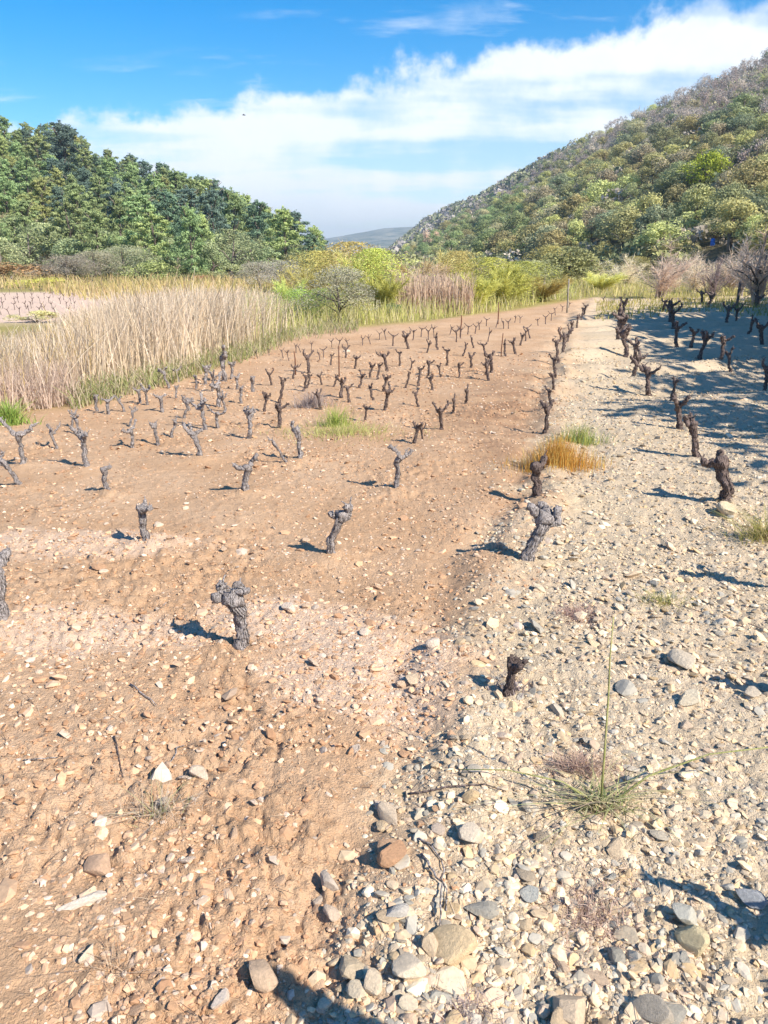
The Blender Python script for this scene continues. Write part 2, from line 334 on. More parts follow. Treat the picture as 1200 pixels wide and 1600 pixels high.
# ------------------------------------------------------------------ ground sheet
def build_ground():
    fine = np.concatenate([np.linspace(-72, -32, 90)[:-1], np.linspace(-32, 32, 460), np.linspace(32, 72, 90)[1:]]); rest = np.linspace(72, 288, 45)[1:-1]
    az = np.radians(np.concatenate([fine, rest])); na = len(az)
    r = [0.35]
    while r[-1] < 3500:
        q = r[-1]; k = 0.05 if q < .95 else 0.0054 if q < 9 else 0.008 if q < 22 else 0.012 if q < 60 else 0.02 if q < 1000 else .03
        r.append(q * (1 + k))
    r = np.array(r); nr = len(r)
    A, Rr = np.meshgrid(az, r); x = (Rr * np.sin(A)).ravel(); y = (Rr * np.cos(A)).ravel()
    z = ground_z(x, y)
    x = np.append(x, 0); y = np.append(y, 0); z = np.append(z, 0.0)
    i = np.arange(nr - 1)[:, None] * na; j = np.arange(na)[None, :]; j2 = (j + 1) % na
    F = np.stack([i + j, i + na + j, i + na + j2, i + j2], -1).reshape(-1, 4)[:, ::-1]
    c = len(x) - 1; jj = np.arange(na)
    F3 = np.stack([jj, (jj + 1) % na, np.full(na, c), np.full(na, c)], -1)[:, ::-1]
    rr = np.hypot(x, y); azd = np.degrees(np.arctan2(x, y))
    g = gravel_mask(x, y); p = patch_mask(x, y)
    # grassy margin behind the vines: left edge of the field runs obliquely, the back edge follows the bushes
    ex = np.array([q[0] for q in EDGE]); ey = np.array([q[1] for q in EDGE])
    edge_y = np.interp(x, ex, ey); grass = sstep(-.2, 1.2, y - edge_y)
    beyond = sstep(44, 62, rr)
    pale = (1 - sstep(.8, 1.1, np.sqrt(((x - FARV[0]) / 16) ** 2 + ((y - FARV[1]) / 10.5) ** 2)))
    far = sstep(900, 1300, rr)
    tri = [('zone', 'FLOAT_COLOR', np.stack([g, p * (1 - g), grass], -1)), ('zone2', 'FLOAT_COLOR', np.stack([beyond, pale, far], -1))]
    V = np.stack([x, y, z], -1)
    me = bpy.data.meshes.new('ground')
    # the little fan of triangles under the camera needs its own polygon size
    nq, ntri = len(F), len(F3); F3 = F3[:, :3] if False else np.stack([np.full(na, c), jj, (jj + 1) % na], -1)[:, ::-1]
    me.vertices.add(len(V)); me.vertices.foreach_set('co', V.astype(np.float32).ravel())
    idx = np.concatenate([F.ravel(), F3.ravel()]).astype(np.int32)
    me.loops.add(len(idx)); me.loops.foreach_set('vertex_index', idx)
    me.polygons.add(nq + ntri)
    me.polygons.foreach_set('loop_start', np.concatenate([np.arange(nq) * 4, nq * 4 + np.arange(ntri) * 3]).astype(np.int32))
    me.polygons.foreach_set('loop_total', np.concatenate([np.full(nq, 4), np.full(ntri, 3)]).astype(np.int32))
    me.polygons.foreach_set('use_smooth', np.ones(nq + ntri, bool))
    for an, kind, data in tri:
        a = me.attributes.new(an, kind, 'POINT'); d = np.ones((len(V), 4), np.float32); d[:, :3] = data; a.data.foreach_set('color', d.ravel())
    tx, ty = flat(790, 640); td = ((x - tx + .42 * (y - ty) * -.45) / .85) ** 2 + ((y - ty) / 3.6) ** 2
    a = me.attributes.new('tilled', 'FLOAT', 'POINT'); a.data.foreach_set('value', (np.exp(-td) * .8).astype(np.float32))
    me.materials.append(M_ground); me.update(); me.validate()
    return tag(put('ground', me), kind='structure')
EDGE = sorted([flat(*p) for p in ((-260, 700), (0, 652), (110, 640), (200, 616), (300, 588), (380, 562), (450, 535), (520, 517), (640, 508), (760, 492), (850, 478), (930, 466), (1000, 468), (1090, 466), (1200, 462), (1400, 458))])
FARV = flat(30, 474)
ground = build_ground()
if ground.data.polygons[1000].normal.z < 0: ground.data.flip_normals()

# ------------------------------------------------------------------ stones
rs = np.random.default_rng(4)
PHI = (1 + 5 ** .5) / 2
ICO_V = np.array([(-1, PHI, 0), (1, PHI, 0), (-1, -PHI, 0), (1, -PHI, 0), (0, -1, PHI), (0, 1, PHI), (0, -1, -PHI), (0, 1, -PHI), (PHI, 0, -1), (PHI, 0, 1), (-PHI, 0, -1), (-PHI, 0, 1)], float)
ICO_V /= np.linalg.norm(ICO_V[0])
ICO_F = np.array([(0, 11, 5), (0, 5, 1), (0, 1, 7), (0, 7, 10), (0, 10, 11), (1, 5, 9), (5, 11, 4), (11, 10, 2), (10, 7, 6), (7, 1, 8), (3, 9, 4), (3, 4, 2), (3, 2, 6), (3, 6, 8), (3, 8, 9), (4, 9, 5), (2, 4, 11), (6, 2, 10), (8, 6, 7), (9, 8, 1)])
def subdiv(V, F):
    V = [tuple(v) for v in V]; cache = {}; out = []
    def mid(a, b):
        k = (min(a, b), max(a, b))
        if k not in cache:
            m = (np.array(V[a]) + np.array(V[b])) / 2; V.append(tuple(m / np.linalg.norm(m))); cache[k] = len(V) - 1
        return cache[k]
    for a, b, c in F:
        x, y, z = mid(a, b), mid(b, c), mid(c, a); out += [(a, x, z), (b, y, x), (c, z, y), (x, y, z)]
    return np.array(V), np.array(out)
ICO1 = subdiv(ICO_V, ICO_F); ICO2 = subdiv(*ICO1)
def stone_shape(base, rng, cuts=7, flatz=.62, rough=.05):
    V = base.copy()
    for _ in range(cuts):                                   # planes chipped off
        n = rng.normal(size=3); n /= np.linalg.norm(n); d = rng.uniform(.38, .80)
        q = V @ n - d; V = V - np.where(q > 0, q, 0)[:, None] * n * rng.uniform(.75, 1.0)
    V = V * rng.uniform(1 - rough, 1 + rough, (len(V), 1))
    return V * np.array([rng.uniform(.85, 1.35), rng.uniform(.7, 1.0), flatz * rng.uniform(.55, 1.1)])
PAL_G = np.array([(.62, .49, .34), (.66, .54, .39), (.54, .42, .29), (.44, .37, .29), (.48, .43, .36), (.37, .35, .31), (.60, .45, .28), (.58, .45, .34), (.70, .60, .46), (.64, .51, .37)])
PAL_S = np.array([(.52, .335, .21), (.58, .40, .27), (.48, .30, .19), (.66, .52, .41), (.56, .39, .27), (.52, .43, .36), (.54, .36, .24), (.60, .44, .32)])
def scatter(n, r0, r1, a0, a1, dens, rng, power=0.0):
    out = np.zeros((0, 2))
    while len(out) < n:
        r = np.exp(rng.uniform(math.log(r0), math.log(r1), n)); a = np.radians(rng.uniform(a0, a1, n))
        x, y = r * np.sin(a), r * np.cos(a); keep = rng.random(n) < dens(x, y) * np.where(np.abs(a) > .55, .3, 1)
        out = np.vstack([out, np.stack([x, y], -1)[keep]])
    return out[:n]
def edge_ok(x, y): return y < np.interp(x, [q[0] for q in EDGE], [q[1] for q in EDGE]) - .1
def gravel_mesh(name, n, r0, r1, size, dens, pal, base, rng, smin=0.0016, nshape=14, sink=.25, a0=-58, a1=58, soilmix=0):
    P = scatter(n, r0, r1, a0, a1, dens, rng); x, y = P.T; r = np.hypot(x, y)
    s = size(rng, n, r); s = np.maximum(s, r * smin)
    z = ground_z(x, y) + s * (.45 - sink)
    shapes = [stone_shape(base[0], rng, 6, .6, .06) for _ in range(nshape)]
    k = rng.integers(0, nshape, n); S = np.array(shapes)[k]                       # n,v,3
    a = rng.uniform(0, 6.283, n); tl = rng.normal(0, .25, (n, 2)); ca, sa = np.cos(a), np.sin(a)
    X = S[:, :, 0] * ca[:, None] - S[:, :, 1] * sa[:, None]; Yv = S[:, :, 0] * sa[:, None] + S[:, :, 1] * ca[:, None]
    Zv = S[:, :, 2] + X * tl[:, :1] + Yv * tl[:, 1:]
    V = np.stack([X * s[:, None] + x[:, None], Yv * s[:, None] + y[:, None], Zv * s[:, None] + z[:, None]], -1).reshape(-1, 3)
    nv = len(base[0]); F = (base[1][None] + (np.arange(n) * nv)[:, None, None]).reshape(-1, 3)
    col = pal[rng.integers(0, len(pal), n)] * rng.uniform(.72, 1.15, (n, 1))
    return mesh_np(name, V, F, M_gravel, False, [('Col', 'FLOAT_COLOR', np.repeat(np.minimum(col * np.array([1.05, 1.01, .95]), .80), nv, 0))])
dg = lambda x, y: gravel_mask(x, y) * edge_ok(x, y) * (.35 + .65 * fbm(x, y, 1.6, 2, 99))
ds = lambda x, y: (1 - gravel_mask(x, y)) * edge_ok(x, y) * np.clip(.07 + .26 * (fbm(x, y, 1.2, 2, 98) > .56) + 1.0 * patch_mask(x, y), 0, 1)
tag(put('gravel', gravel_mesh('gravel', 27000, 1.05, 15, lambda g, n, r: g.lognormal(math.log(.0072), .50, n), dg, PAL_G, (ICO_V, ICO_F), rs, sink=.42)),
    'loose pale and grey gravel covering the strip right of the brown soil', 'gravel', kind='stuff')
tag(put('coarse_gravel', gravel_mesh('coarse_gravel', 2800, 1.05, 9, lambda g, n, r: g.lognormal(math.log(.014), .42, n), dg, PAL_G, ICO1, rs, sink=.42)),
    'coarser angular gravel lying among the fine gravel on the right', 'gravel', kind='stuff')
tag(put('soil_pebbles', gravel_mesh('soil_pebbles', 10000, 1.05, 14, lambda g, n, r: g.lognormal(math.log(.0085), .5, n), ds, PAL_S, (ICO_V, ICO_F), rs, sink=.5)),
    'small chips and pebbles strewn over the brown soil', 'pebbles', kind='stuff')
PAL_CL = np.array([(.47, .285, .175), (.42, .25, .152), (.52, .34, .22)])
dc = lambda x, y: (1 - gravel_mask(x, y)) * edge_ok(x, y) * (.12 + .88 * sstep(.42, .6, fbm(x, y, 1.3, 2, 61)))
tag(put('soil_clods', gravel_mesh('soil_clods', 9500, 1.05, 13, lambda g, n, r: g.lognormal(math.log(.0046), .48, n), dc, PAL_CL, (ICO_V, ICO_F), rs, sink=.55)),
    'crumbly reddish clods of tilled earth on the brown field', 'soil', kind='stuff')
dm = lambda x, y: (1 - gravel_mask(x, y)) * edge_ok(x, y) * np.clip(.35 + .65 * (fbm(x, y, .9, 2, 140) > .5) + .5 * np.exp(-((x - np.interp(y, BL[:, 1], BL[:, 0]) + .25) / .3) ** 2), 0, 1)
tag(put('soil_crumbs', gravel_mesh('soil_crumbs', 7500, 2.4, 15, lambda g, n, r: g.lognormal(math.log(.0092), .5, n), dm, np.vstack([PAL_CL, PAL_CL * .85, PAL_S]), (ICO_V, ICO_F), rs, sink=.25)),
    'broken crumbs of earth and chips across the middle of the brown field', 'soil', kind='stuff')
tag(put('scree_chips', gravel_mesh('scree_chips', 5000, 3.2, 16, lambda g, n, r: g.lognormal(math.log(.014), .4, n), dg, PAL_G * .92, (ICO_V, ICO_F), rs, sink=.25)),
    'angular stone chips across the middle of the gravel strip', 'gravel', kind='stuff')
STONES = [mesh_np('stone_shape', stone_shape(ICO1[0], rs, 9, .62, .03), ICO1[1], M_rock) for _ in range(16)]
def small_stones(n, r0, r1, dens, size, pal):
    P = scatter(n, r0, r1, -29, 29, dens, rs)
    for (x, y) in P:
        r = math.hypot(x, y); s = max(float(size(r)), r * .0042)
        c = pal[rs.integers(0, len(pal))] * rs.uniform(.85, 1.12)
        o = put('stone', STONES[rs.integers(0, 16)], ground, (x, y, gz(x, y) + s * .16), (rs.normal(0, .25), rs.normal(0, .25), rs.uniform(0, 6.28)), (s, s, s * rs.uniform(.7, 1.1)), c)
small_stones(135, 1.15, 5.5, dg, lambda r: rs.lognormal(math.log(.026), .3), PAL_G)
small_stones(165, 1.15, 8.0, lambda x, y: np.maximum(ds(x, y), .35 * (1 - gravel_mask(x, y))), lambda r: rs.lognormal(math.log(.022), .36), PAL_S * 1.1)
BIG = [  # picture x, y of centre, width px, colour, label
 (712, 1492, 62, (.62, .48, .31), 'large angular tan rock on the gravel edge, bottom centre'),
 (640, 1524, 54, (.68, .58, .46), 'upright cream rock just left of the large tan rock'),
 (892, 1578, 66, (.60, .48, .36), 'rounded flat-topped beige rock cut by the bottom edge'),
 (1022, 1584, 56, (.40, .36, .31), 'grey-brown split rock at the bottom edge of the gravel'),
 (1080, 1476, 50, (.66, .56, .36), 'yellowish block of rock below its pale neighbour, lower right'),
 (1072, 1440, 48, (.50, .49, .44), 'pale greenish grey rock resting above the yellowish block'),
 (610, 1350, 44, (.48, .29, .18), 'smooth oval reddish brown cobble in the lower middle'),
 (580, 1540, 44, (.66, .55, .42), 'plump cream stone left of the upright cream rock'),
 (412, 1526, 52, (.58, .43, .31), 'broad tan stone half inside the blunt shadow at the bottom'),
 (132, 1416, 58, (.70, .62, .54), 'long white splinter of rock lying on brown soil, lower left'),
 (312, 1217, 34, (.64, .52, .42), 'pale rounded stone beside the dry grass on the left soil'),
 (1074, 1102, 40, (.70, .61, .47), 'flat cream slab of stone on the right gravel'),
 (1170, 1092, 24, (.68, .58, .46), 'round white pebble beside the shadow at the right edge'),
 (1066, 1042, 46, (.60, .52, .42), 'pale humped stone in the middle of the right gravel'),
 (676, 1009, 32, (.72, .60, .50), 'bright angular stone on the pale stony patch'),
 (514, 1380, 34, (.55, .47, .40), 'greyish block, upper of two beside each other on lower soil'),
 (516, 1422, 30, (.56, .45, .36), 'small greyish block below its like on lower soil'),
 (622, 1441, 40, (.46, .44, .42), 'bluish grey stone above the upright cream rock'),
 (1172, 1406, 40, (.30, .32, .36), 'slate blue stone inside the shadow at lower right'),
 (160, 1365, 52, (.55, .38, .27), 'earth-coloured oval stone sunk in soil, lower left'),
 (345, 1566, 28, (.70, .60, .52), 'little white stone near the bottom left'),
 (610, 1272, 48, (.64, .52, .40), 'flat cream stone where soil and gravel meet'),
 (738, 1322, 40, (.64, .55, .45), 'flat pale stone left of the sprawling grass clump'),
 (826, 1394, 38, (.46, .46, .43), 'grey-green flat stone under the sprawling grass clump'),
 (1138, 800, 40, (.62, .52, .38), 'cream stone by the foot of the curved dark vine'),
 (568, 988, 24, (.70, .57, .47), 'pale stone near the top of the stony patch'),
 (452, 952, 24, (.72, .60, .50), 'white stone right of the split vine stump'),
 (140, 1500, 24, (.70, .58, .46), 'small whitish stone on the soil at far lower left'),
]
for (px, py, w, c, lab) in BIG:
    x, y = flat(px, py); d = math.hypot(x, math.hypot(y, CAM_H)); s = w / FPX * d * .5 * 1.06
    V = stone_shape(ICO2[0], rs, 10, .68, .015)
    me = mesh_np('rock', V, ICO2[1], M_rock)
    long_ = 2.3 if 'splinter' in lab else 1.0
    o = put('rock', me, None, (x, y, gz(x, y) + s * (.12 if long_ > 1 else .36)), (rs.normal(0, .2), rs.normal(0, .2), .45 if long_ > 1 else rs.uniform(0, 6.28)), (s * (1.15 if long_ > 1 else .95), s / long_ * .95, s * (.62 if long_ > 1 else 1.1)), c)
    tag(o, lab, 'rock', 'rocks on the ground')

# ------------------------------------------------------------------ grape vines
def vine_parts(rng, h=1.0, lean=(0, 0), arms=3, thick=1.0, split=False, headw=1.0, spread=.22, fine=True, arm_dirs=None, curve=0.0):
    """unit-height vine: trunk, list of arms (verts, faces), spurs per arm"""
    thick = thick * .84
    seg, n = (18, 26) if fine else (6, 7)
    kk = rng.normal(0, 1, (9, 3)) * np.array([9, 9, 7, 16, 16, 22, 30, 30, 40])[:, None] * np.array([1, 1, .7]); fa = rng.uniform(0, 6.28, 9); am = np.array([.013, .012, .012, .012, .012, .011, .010, .009, .008]) * thick
    def gnarl(V, c):
        if not fine: return V
        d = V - c; d /= np.linalg.norm(d, axis=1)[:, None] + 1e-9
        return V + d * (np.abs(np.sin(V @ kk.T + fa)) * am - am * .5).sum(1)[:, None]
    head = .78 + .08 * rng.random()
    tt = np.linspace(0, 1, n); wob = rng.normal(0, .028, (n, 2)); wob = np.cumsum(wob, 0) * .5
    P = np.stack([lean[0] * tt ** 1.3 + curve * np.sin(tt * 3.14) + wob[:, 0], lean[1] * tt + wob[:, 1], -.16 + (head + .16) * tt], -1)
    rad = thick * (.076 + .060 * np.exp(-tt * 6) - .012 * np.sin(tt * 3.1) + .040 * headw * sstep(.72, .96, tt))
    rad = rad * (1 + .10 * rng.normal(size=n) * .7)
    V, F = tube(P, rad, seg, .05 if fine else .1, rng, True, .17)
    V = gnarl(V, np.stack([np.interp(V[:, 2], P[:, 2], P[:, 0]), np.interp(V[:, 2], P[:, 2], P[:, 1]), V[:, 2] - .02], -1))
    trunk = (V, F); A = []
    top = P[-1]
    for k in range(arms):
        a = (arm_dirs[k] if arm_dirs else rng.uniform(0, 6.28) if k == 0 else A[-1][3] + 6.28 / arms + rng.normal(0, .4))
        L = 1.0 * spread * rng.uniform(.7, 1.35); m = 13 if fine else 4; q = np.linspace(0, 1, m); up = rng.uniform(.5, 1.25)
        base = top - np.array([0, 0, .06 + .05 * rng.random()])
        wob2 = np.cumsum(rng.normal(0, .02, (m, 3)), 0)
        Q = base + np.stack([math.cos(a) * L * q ** .8, math.sin(a) * L * q ** .8, up * L * q ** 1.2], -1) + wob2
        r = thick * headw ** .5 * (.066 - .028 * q + .014 * np.exp(-((q - .9) / .12) ** 2)) * (1 + .16 * rng.normal(size=m))
        arm = tube(Q, r, 13 if fine else 5, .10, rng, True, .16)
        if fine: arm = (gnarl(arm[0], Q[np.argmin(((arm[0][:, None] - Q[None]) ** 2).sum(2), 1)] * 1.0), arm[1])
        spurs = []
        if fine:
            for _ in range(rng.integers(3, 6)):
                i = rng.integers(m // 2, m); d = rng.normal(0, .6, 3); d[2] = abs(d[2]) + .35; d /= np.linalg.norm(d); l = rng.uniform(.06, .17)
                Sp = Q[i] + np.outer(np.linspace(0, 1, 4), d * l) + np.cumsum(rng.normal(0, .006, (4, 3)), 0)
                spurs.append(tube(Sp, np.array([.026, .019, .016, .015]) * .8, 6, .1, rng, True))
        A.append((arm[0], arm[1], spurs, a))
    peel = None
    if fine:
        pv_, pf_ = [], []
        for _ in range(90):
            k = rng.integers(0, seg); i = rng.integers(1, n - 5); ln = rng.integers(2, 5); o = len(pv_); off = rng.uniform(.004, .012)
            for j in range(ln + 1):
                a_, b_ = V[(i + j) * seg + k], V[(i + j) * seg + (k + 1) % seg]; c_ = P[i + j]; m_ = (a_ + b_) / 2; d_ = m_ - c_; d_ /= np.linalg.norm(d_) + 1e-9
                q_ = off + (.02 * rng.random() if j in (0, ln) else .004); w_ = .22 if j in (0, ln) else .38
                pv_ += [m_ + (a_ - m_) * w_ * 2 + d_ * q_, m_ + (b_ - m_) * w_ * 2 + d_ * q_]
            pf_ += [(o + 2 * j, o + 2 * j + 1, o + 2 * j + 3, o + 2 * j + 2) for j in range(ln)]
        peel = (np.array(pv_), np.array(pf_))
    return trunk, A, peel
VPROTO = []
rv = np.random.default_rng(11)
def make_proto(rng, mat, **kw):
    tr, A, peel = vine_parts(rng, **kw)
    out = {'peel': mesh_np('peeling_bark', peel[0], peel[1], mat, True), 'trunk': mesh_np('vine_trunk', tr[0], tri_quads(tr[1]), mat, True), 'arms': []}
    for (v, f, sp, a) in A:
        out['arms'].append((mesh_np('vine_arm', v, tri_quads(f), mat, True), [mesh_np('vine_spur', s[0], tri_quads(s[1]), mat, True) for s in sp]))
    return out
def place_proto(pr, loc, rz, s, thick=1.0):
    e = empty('grape_vine', loc, rz, (s * thick, s * thick, s))
    tk_ = put('trunk', pr['trunk'], e); tag(put('peeling_bark', pr['peel'], tk_), kind='stuff')
    for am, sps in pr['arms']:
        a = put('arm', am, e)
        for q in sps: put('spur', q, a)
    return e
SMALL = []
for k in range(12):
    tr, A, _ = vine_parts(rv, lean=(rv.normal(0, .12), rv.normal(0, .12)), arms=int(rv.integers(2, 5)), thick=.62 + .25 * rv.random(), fine=False, spread=.32)
    V, F = join([tr] + [(a[0], a[1]) for a in A]); SMALL.append(mesh_np('small_vine', V, F, [M_vine_dark], True))
MID = [make_proto(rv, M_vine, lean=(rv.normal(0, .13), rv.normal(0, .13)), arms=int(rv.integers(2, 5)), thick=.72 + .3 * rv.random(), spread=.26) for _ in range(8)]
MID_D = [make_proto(rv, M_vine_dark, lean=(rv.normal(0, .13), rv.normal(0, .13)), arms=int(rv.integers(2, 5)), thick=.72 + .3 * rv.random(), spread=.26) for _ in range(6)]
PI = math.pi
# near vines, each shaped on its own: base px,py, top py, dark?, label, shape
NEAR = [
 (2, 980, 872, 0, 'thick grey vine stump cut by the left edge of the picture', dict(lean=(.06, 0), arms=2, thick=1.25, arm_dirs=[2.8, 0.5])),
 (374, 1014, 910, 0, 'split grey vine stump with bushy head, nearest on the brown soil', dict(lean=(-.06, 0), arms=4, thick=1.15, headw=1.35, split=True, spread=.2)),
 (518, 868, 783, 0, 'dark-sided vine stump leaning right with shaggy head behind the split stump', dict(lean=(.28, 0), arms=3, thick=.95, headw=1.2, spread=.24, arm_dirs=[3.2, 1.0, 5.6])),
 (228, 854, 779, 0, 'grey vine stump with broad foot and flat head on left soil', dict(lean=(-.05, 0), arms=3, thick=1.05, spread=.2, arm_dirs=[3.1, 1.2, 5.2])),
 (384, 774, 718, 0, 'forked grey vine stump with thick left arm in mid field', dict(lean=(-.05, 0), arms=2, thick=1.3, spread=.36, arm_dirs=[3.1, .3])),
 (170, 772, 724, 0, 'short grey vine stump with hollow head near the left', dict(lean=(-.02, 0), arms=3, thick=1.15, headw=1.2, spread=.18)),
 (34, 758, 710, 0, 'vine stump leaning far left, near the left edge', dict(lean=(-.55, 0), arms=2, thick=.95, arm_dirs=[3.1, 2.0], spread=.26)),
 (36, 728, 666, 0, 'tall two-armed vine stump behind the one leaning far left', dict(lean=(.02, 0), arms=2, thick=.85, spread=.44, arm_dirs=[3.0, .1])),
 (137, 732, 670, 0, 'knotted upright vine stump with dark knob halfway up', dict(lean=(.02, 0), arms=3, thick=.85, headw=1.3, spread=.2)),
 (314, 719, 668, 0, 'pale vine stump with wide head to the left, mid left', dict(lean=(-.16, 0), arms=3, thick=1.05, headw=1.2, arm_dirs=[3.2, 2.2, .4], spread=.26)),
 (618, 770, 703, 0, 'T-shaped vine stump with flat arms in the field centre', dict(lean=(.10, 0), arms=2, thick=.8, headw=1.15, spread=.34, arm_dirs=[3.14, 0.2])),
 (820, 880, 786, 0, 'largest grizzled vine stump, front of the row on the gravel edge', dict(lean=(.30, 0), arms=3, thick=1.30, headw=1.3, spread=.25, arm_dirs=[3.1, .1, 1.7])),
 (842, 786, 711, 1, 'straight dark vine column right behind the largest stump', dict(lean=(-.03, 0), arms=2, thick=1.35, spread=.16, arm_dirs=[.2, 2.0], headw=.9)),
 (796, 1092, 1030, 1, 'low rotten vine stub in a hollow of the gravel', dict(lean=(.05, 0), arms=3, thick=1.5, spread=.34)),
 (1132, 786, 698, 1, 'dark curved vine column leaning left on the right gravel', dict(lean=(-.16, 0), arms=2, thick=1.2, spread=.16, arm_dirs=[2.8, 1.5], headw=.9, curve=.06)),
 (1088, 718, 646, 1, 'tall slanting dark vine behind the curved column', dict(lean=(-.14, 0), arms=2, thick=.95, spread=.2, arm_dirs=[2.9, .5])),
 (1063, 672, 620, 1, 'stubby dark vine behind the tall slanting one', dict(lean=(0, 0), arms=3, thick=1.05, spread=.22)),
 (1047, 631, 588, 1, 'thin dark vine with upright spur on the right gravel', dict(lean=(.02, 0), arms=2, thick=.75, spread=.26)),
 (1013, 613, 568, 1, 'twin-stemmed dark vine at the edge of the shade', dict(lean=(-.06, 0), arms=3, thick=.85, spread=.36)),
 (470, 724, 661, 0, 'slim grey vine stump leaning left in mid field', dict(lean=(-.20, 0), arms=2, thick=.85, spread=.16, arm_dirs=[.6, 2.6])),
 (449, 728, 680, 0, 'thin crooked stem left of the slim grey stump', dict(lean=(-.35, 0), arms=1, thick=.6, spread=.1)),
 (388, 687, 638, 0, 'pale straight vine stump with small crown, mid left', dict(lean=(.02, 0), arms=3, thick=.85, spread=.18)),
]
for i, (px, pb, pt, dark, lab, kw) in enumerate(NEAR):
    x, y = flat(px, pb); z = gz(x, y); h = max(.12, (top_z(x, y, pt) - z)) * .98
    kw.pop('split', None)
    pr = make_proto(np.random.default_rng(100 + i), M_vine_dark if dark else M_vine, **kw)
    e = place_proto(pr, (x, y, z), 0, h, 1.0)
    tag(e, lab, 'vine', 'pruned vines in the field')
# vines just outside the right edge whose shadows fall into view
for k, (x, y, h, lab) in enumerate(((1.80, 2.70, .40, 'dark vine stump beyond the right edge, its shadow beside the round white pebble'),
                                    (1.28, 1.42, .40, 'dark vine stump beyond the right edge, its shadow over the slate blue stone'),
                                    (2.36, 3.85, .48, 'dark vine stump beyond the right edge with a long thin shadow'))):
    tag(place_proto(MID_D[k], (x, y, gz(x, y)), k * 1.3, h), lab, 'vine', 'pruned vines in the field')
def ordn(n): return f"{n}{'th' if 10 <= n % 100 <= 20 else {1: 'st', 2: 'nd', 3: 'rd'}.get(n % 10, 'th')}"
ROWS = {
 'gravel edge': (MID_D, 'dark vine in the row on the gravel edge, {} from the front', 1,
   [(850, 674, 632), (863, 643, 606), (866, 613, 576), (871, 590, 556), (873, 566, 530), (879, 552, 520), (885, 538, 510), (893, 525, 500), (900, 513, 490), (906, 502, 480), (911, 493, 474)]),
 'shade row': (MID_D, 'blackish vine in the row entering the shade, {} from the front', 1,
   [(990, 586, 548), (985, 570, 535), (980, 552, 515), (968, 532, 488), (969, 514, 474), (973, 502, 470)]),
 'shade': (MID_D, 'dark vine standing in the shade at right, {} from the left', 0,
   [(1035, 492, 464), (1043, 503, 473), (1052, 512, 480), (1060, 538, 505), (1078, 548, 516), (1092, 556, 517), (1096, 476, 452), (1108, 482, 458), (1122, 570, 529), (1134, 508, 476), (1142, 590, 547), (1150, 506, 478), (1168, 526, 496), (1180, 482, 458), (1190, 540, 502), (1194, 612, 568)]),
 'left field': (MID, 'grey vine stump in the left part of the field, {} from the left', 0,
   [(218, 627, 604), (229, 630, 604), (245, 694, 656), (252, 639, 616), (263, 603, 576), (266, 684, 656), (280, 593, 574), (289, 650, 626), (297, 637, 618), (324, 670, 630), (339, 634, 598), (330, 612, 584), (322, 596, 566), (354, 592, 550), (362, 590, 562), (394, 616, 588), (391, 660, 636), (150, 640, 618), (170, 645, 622), (112, 668, 644), (126, 680, 652), (196, 640, 618), (205, 664, 638), (276, 622, 600), (306, 606, 584), (352, 640, 614), (372, 610, 586), (378, 630, 604), (340, 668, 640), (90, 700, 668), (205, 700, 668)]),
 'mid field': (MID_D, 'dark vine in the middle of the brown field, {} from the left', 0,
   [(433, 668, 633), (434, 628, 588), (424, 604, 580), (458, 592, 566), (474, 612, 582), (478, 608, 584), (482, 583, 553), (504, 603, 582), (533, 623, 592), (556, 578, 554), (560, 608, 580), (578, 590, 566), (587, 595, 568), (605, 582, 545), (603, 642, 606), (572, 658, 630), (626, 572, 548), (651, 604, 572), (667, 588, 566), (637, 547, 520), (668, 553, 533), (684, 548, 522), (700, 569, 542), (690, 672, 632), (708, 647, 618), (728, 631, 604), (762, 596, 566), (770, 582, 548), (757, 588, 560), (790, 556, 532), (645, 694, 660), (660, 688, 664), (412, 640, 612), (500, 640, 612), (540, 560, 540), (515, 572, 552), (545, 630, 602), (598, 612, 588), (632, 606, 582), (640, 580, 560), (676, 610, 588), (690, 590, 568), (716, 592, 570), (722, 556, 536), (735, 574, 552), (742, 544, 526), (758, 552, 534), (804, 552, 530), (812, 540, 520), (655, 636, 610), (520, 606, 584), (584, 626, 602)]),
 'back line': (SMALL, 'small dark vine in the back line before the bushes, {} from the left', 0,
   [(403, 560, 546), (421, 556, 544), (443, 560, 546), (452, 564, 548), (462, 552, 538), (470, 551, 538), (486, 548, 534), (500, 564, 548), (506, 560, 544), (519, 543, 530), (528, 546, 528), (545, 544, 530), (567, 540, 526), (580, 538, 524), (592, 530, 518), (604, 530, 516), (614, 540, 520), (632, 535, 518), (645, 530, 512), (658, 525, 510), (670, 530, 514), (679, 527, 510), (703, 523, 508), (714, 533, 514), (720, 528, 512), (731, 522, 506), (742, 520, 506), (749, 515, 502), (760, 509, 496), (762, 533, 516), (775, 512, 500), (787, 514, 500), (795, 514, 500), (804, 505, 494), (812, 506, 494), (822, 533, 512), (829, 528, 508), (841, 509, 496), (853, 507, 492), (861, 500, 488), (868, 492, 480), (878, 486, 476), (888, 480, 471), (946, 474, 464), (960, 470, 461), (975, 468, 459)]),
}
rw = np.random.default_rng(21)
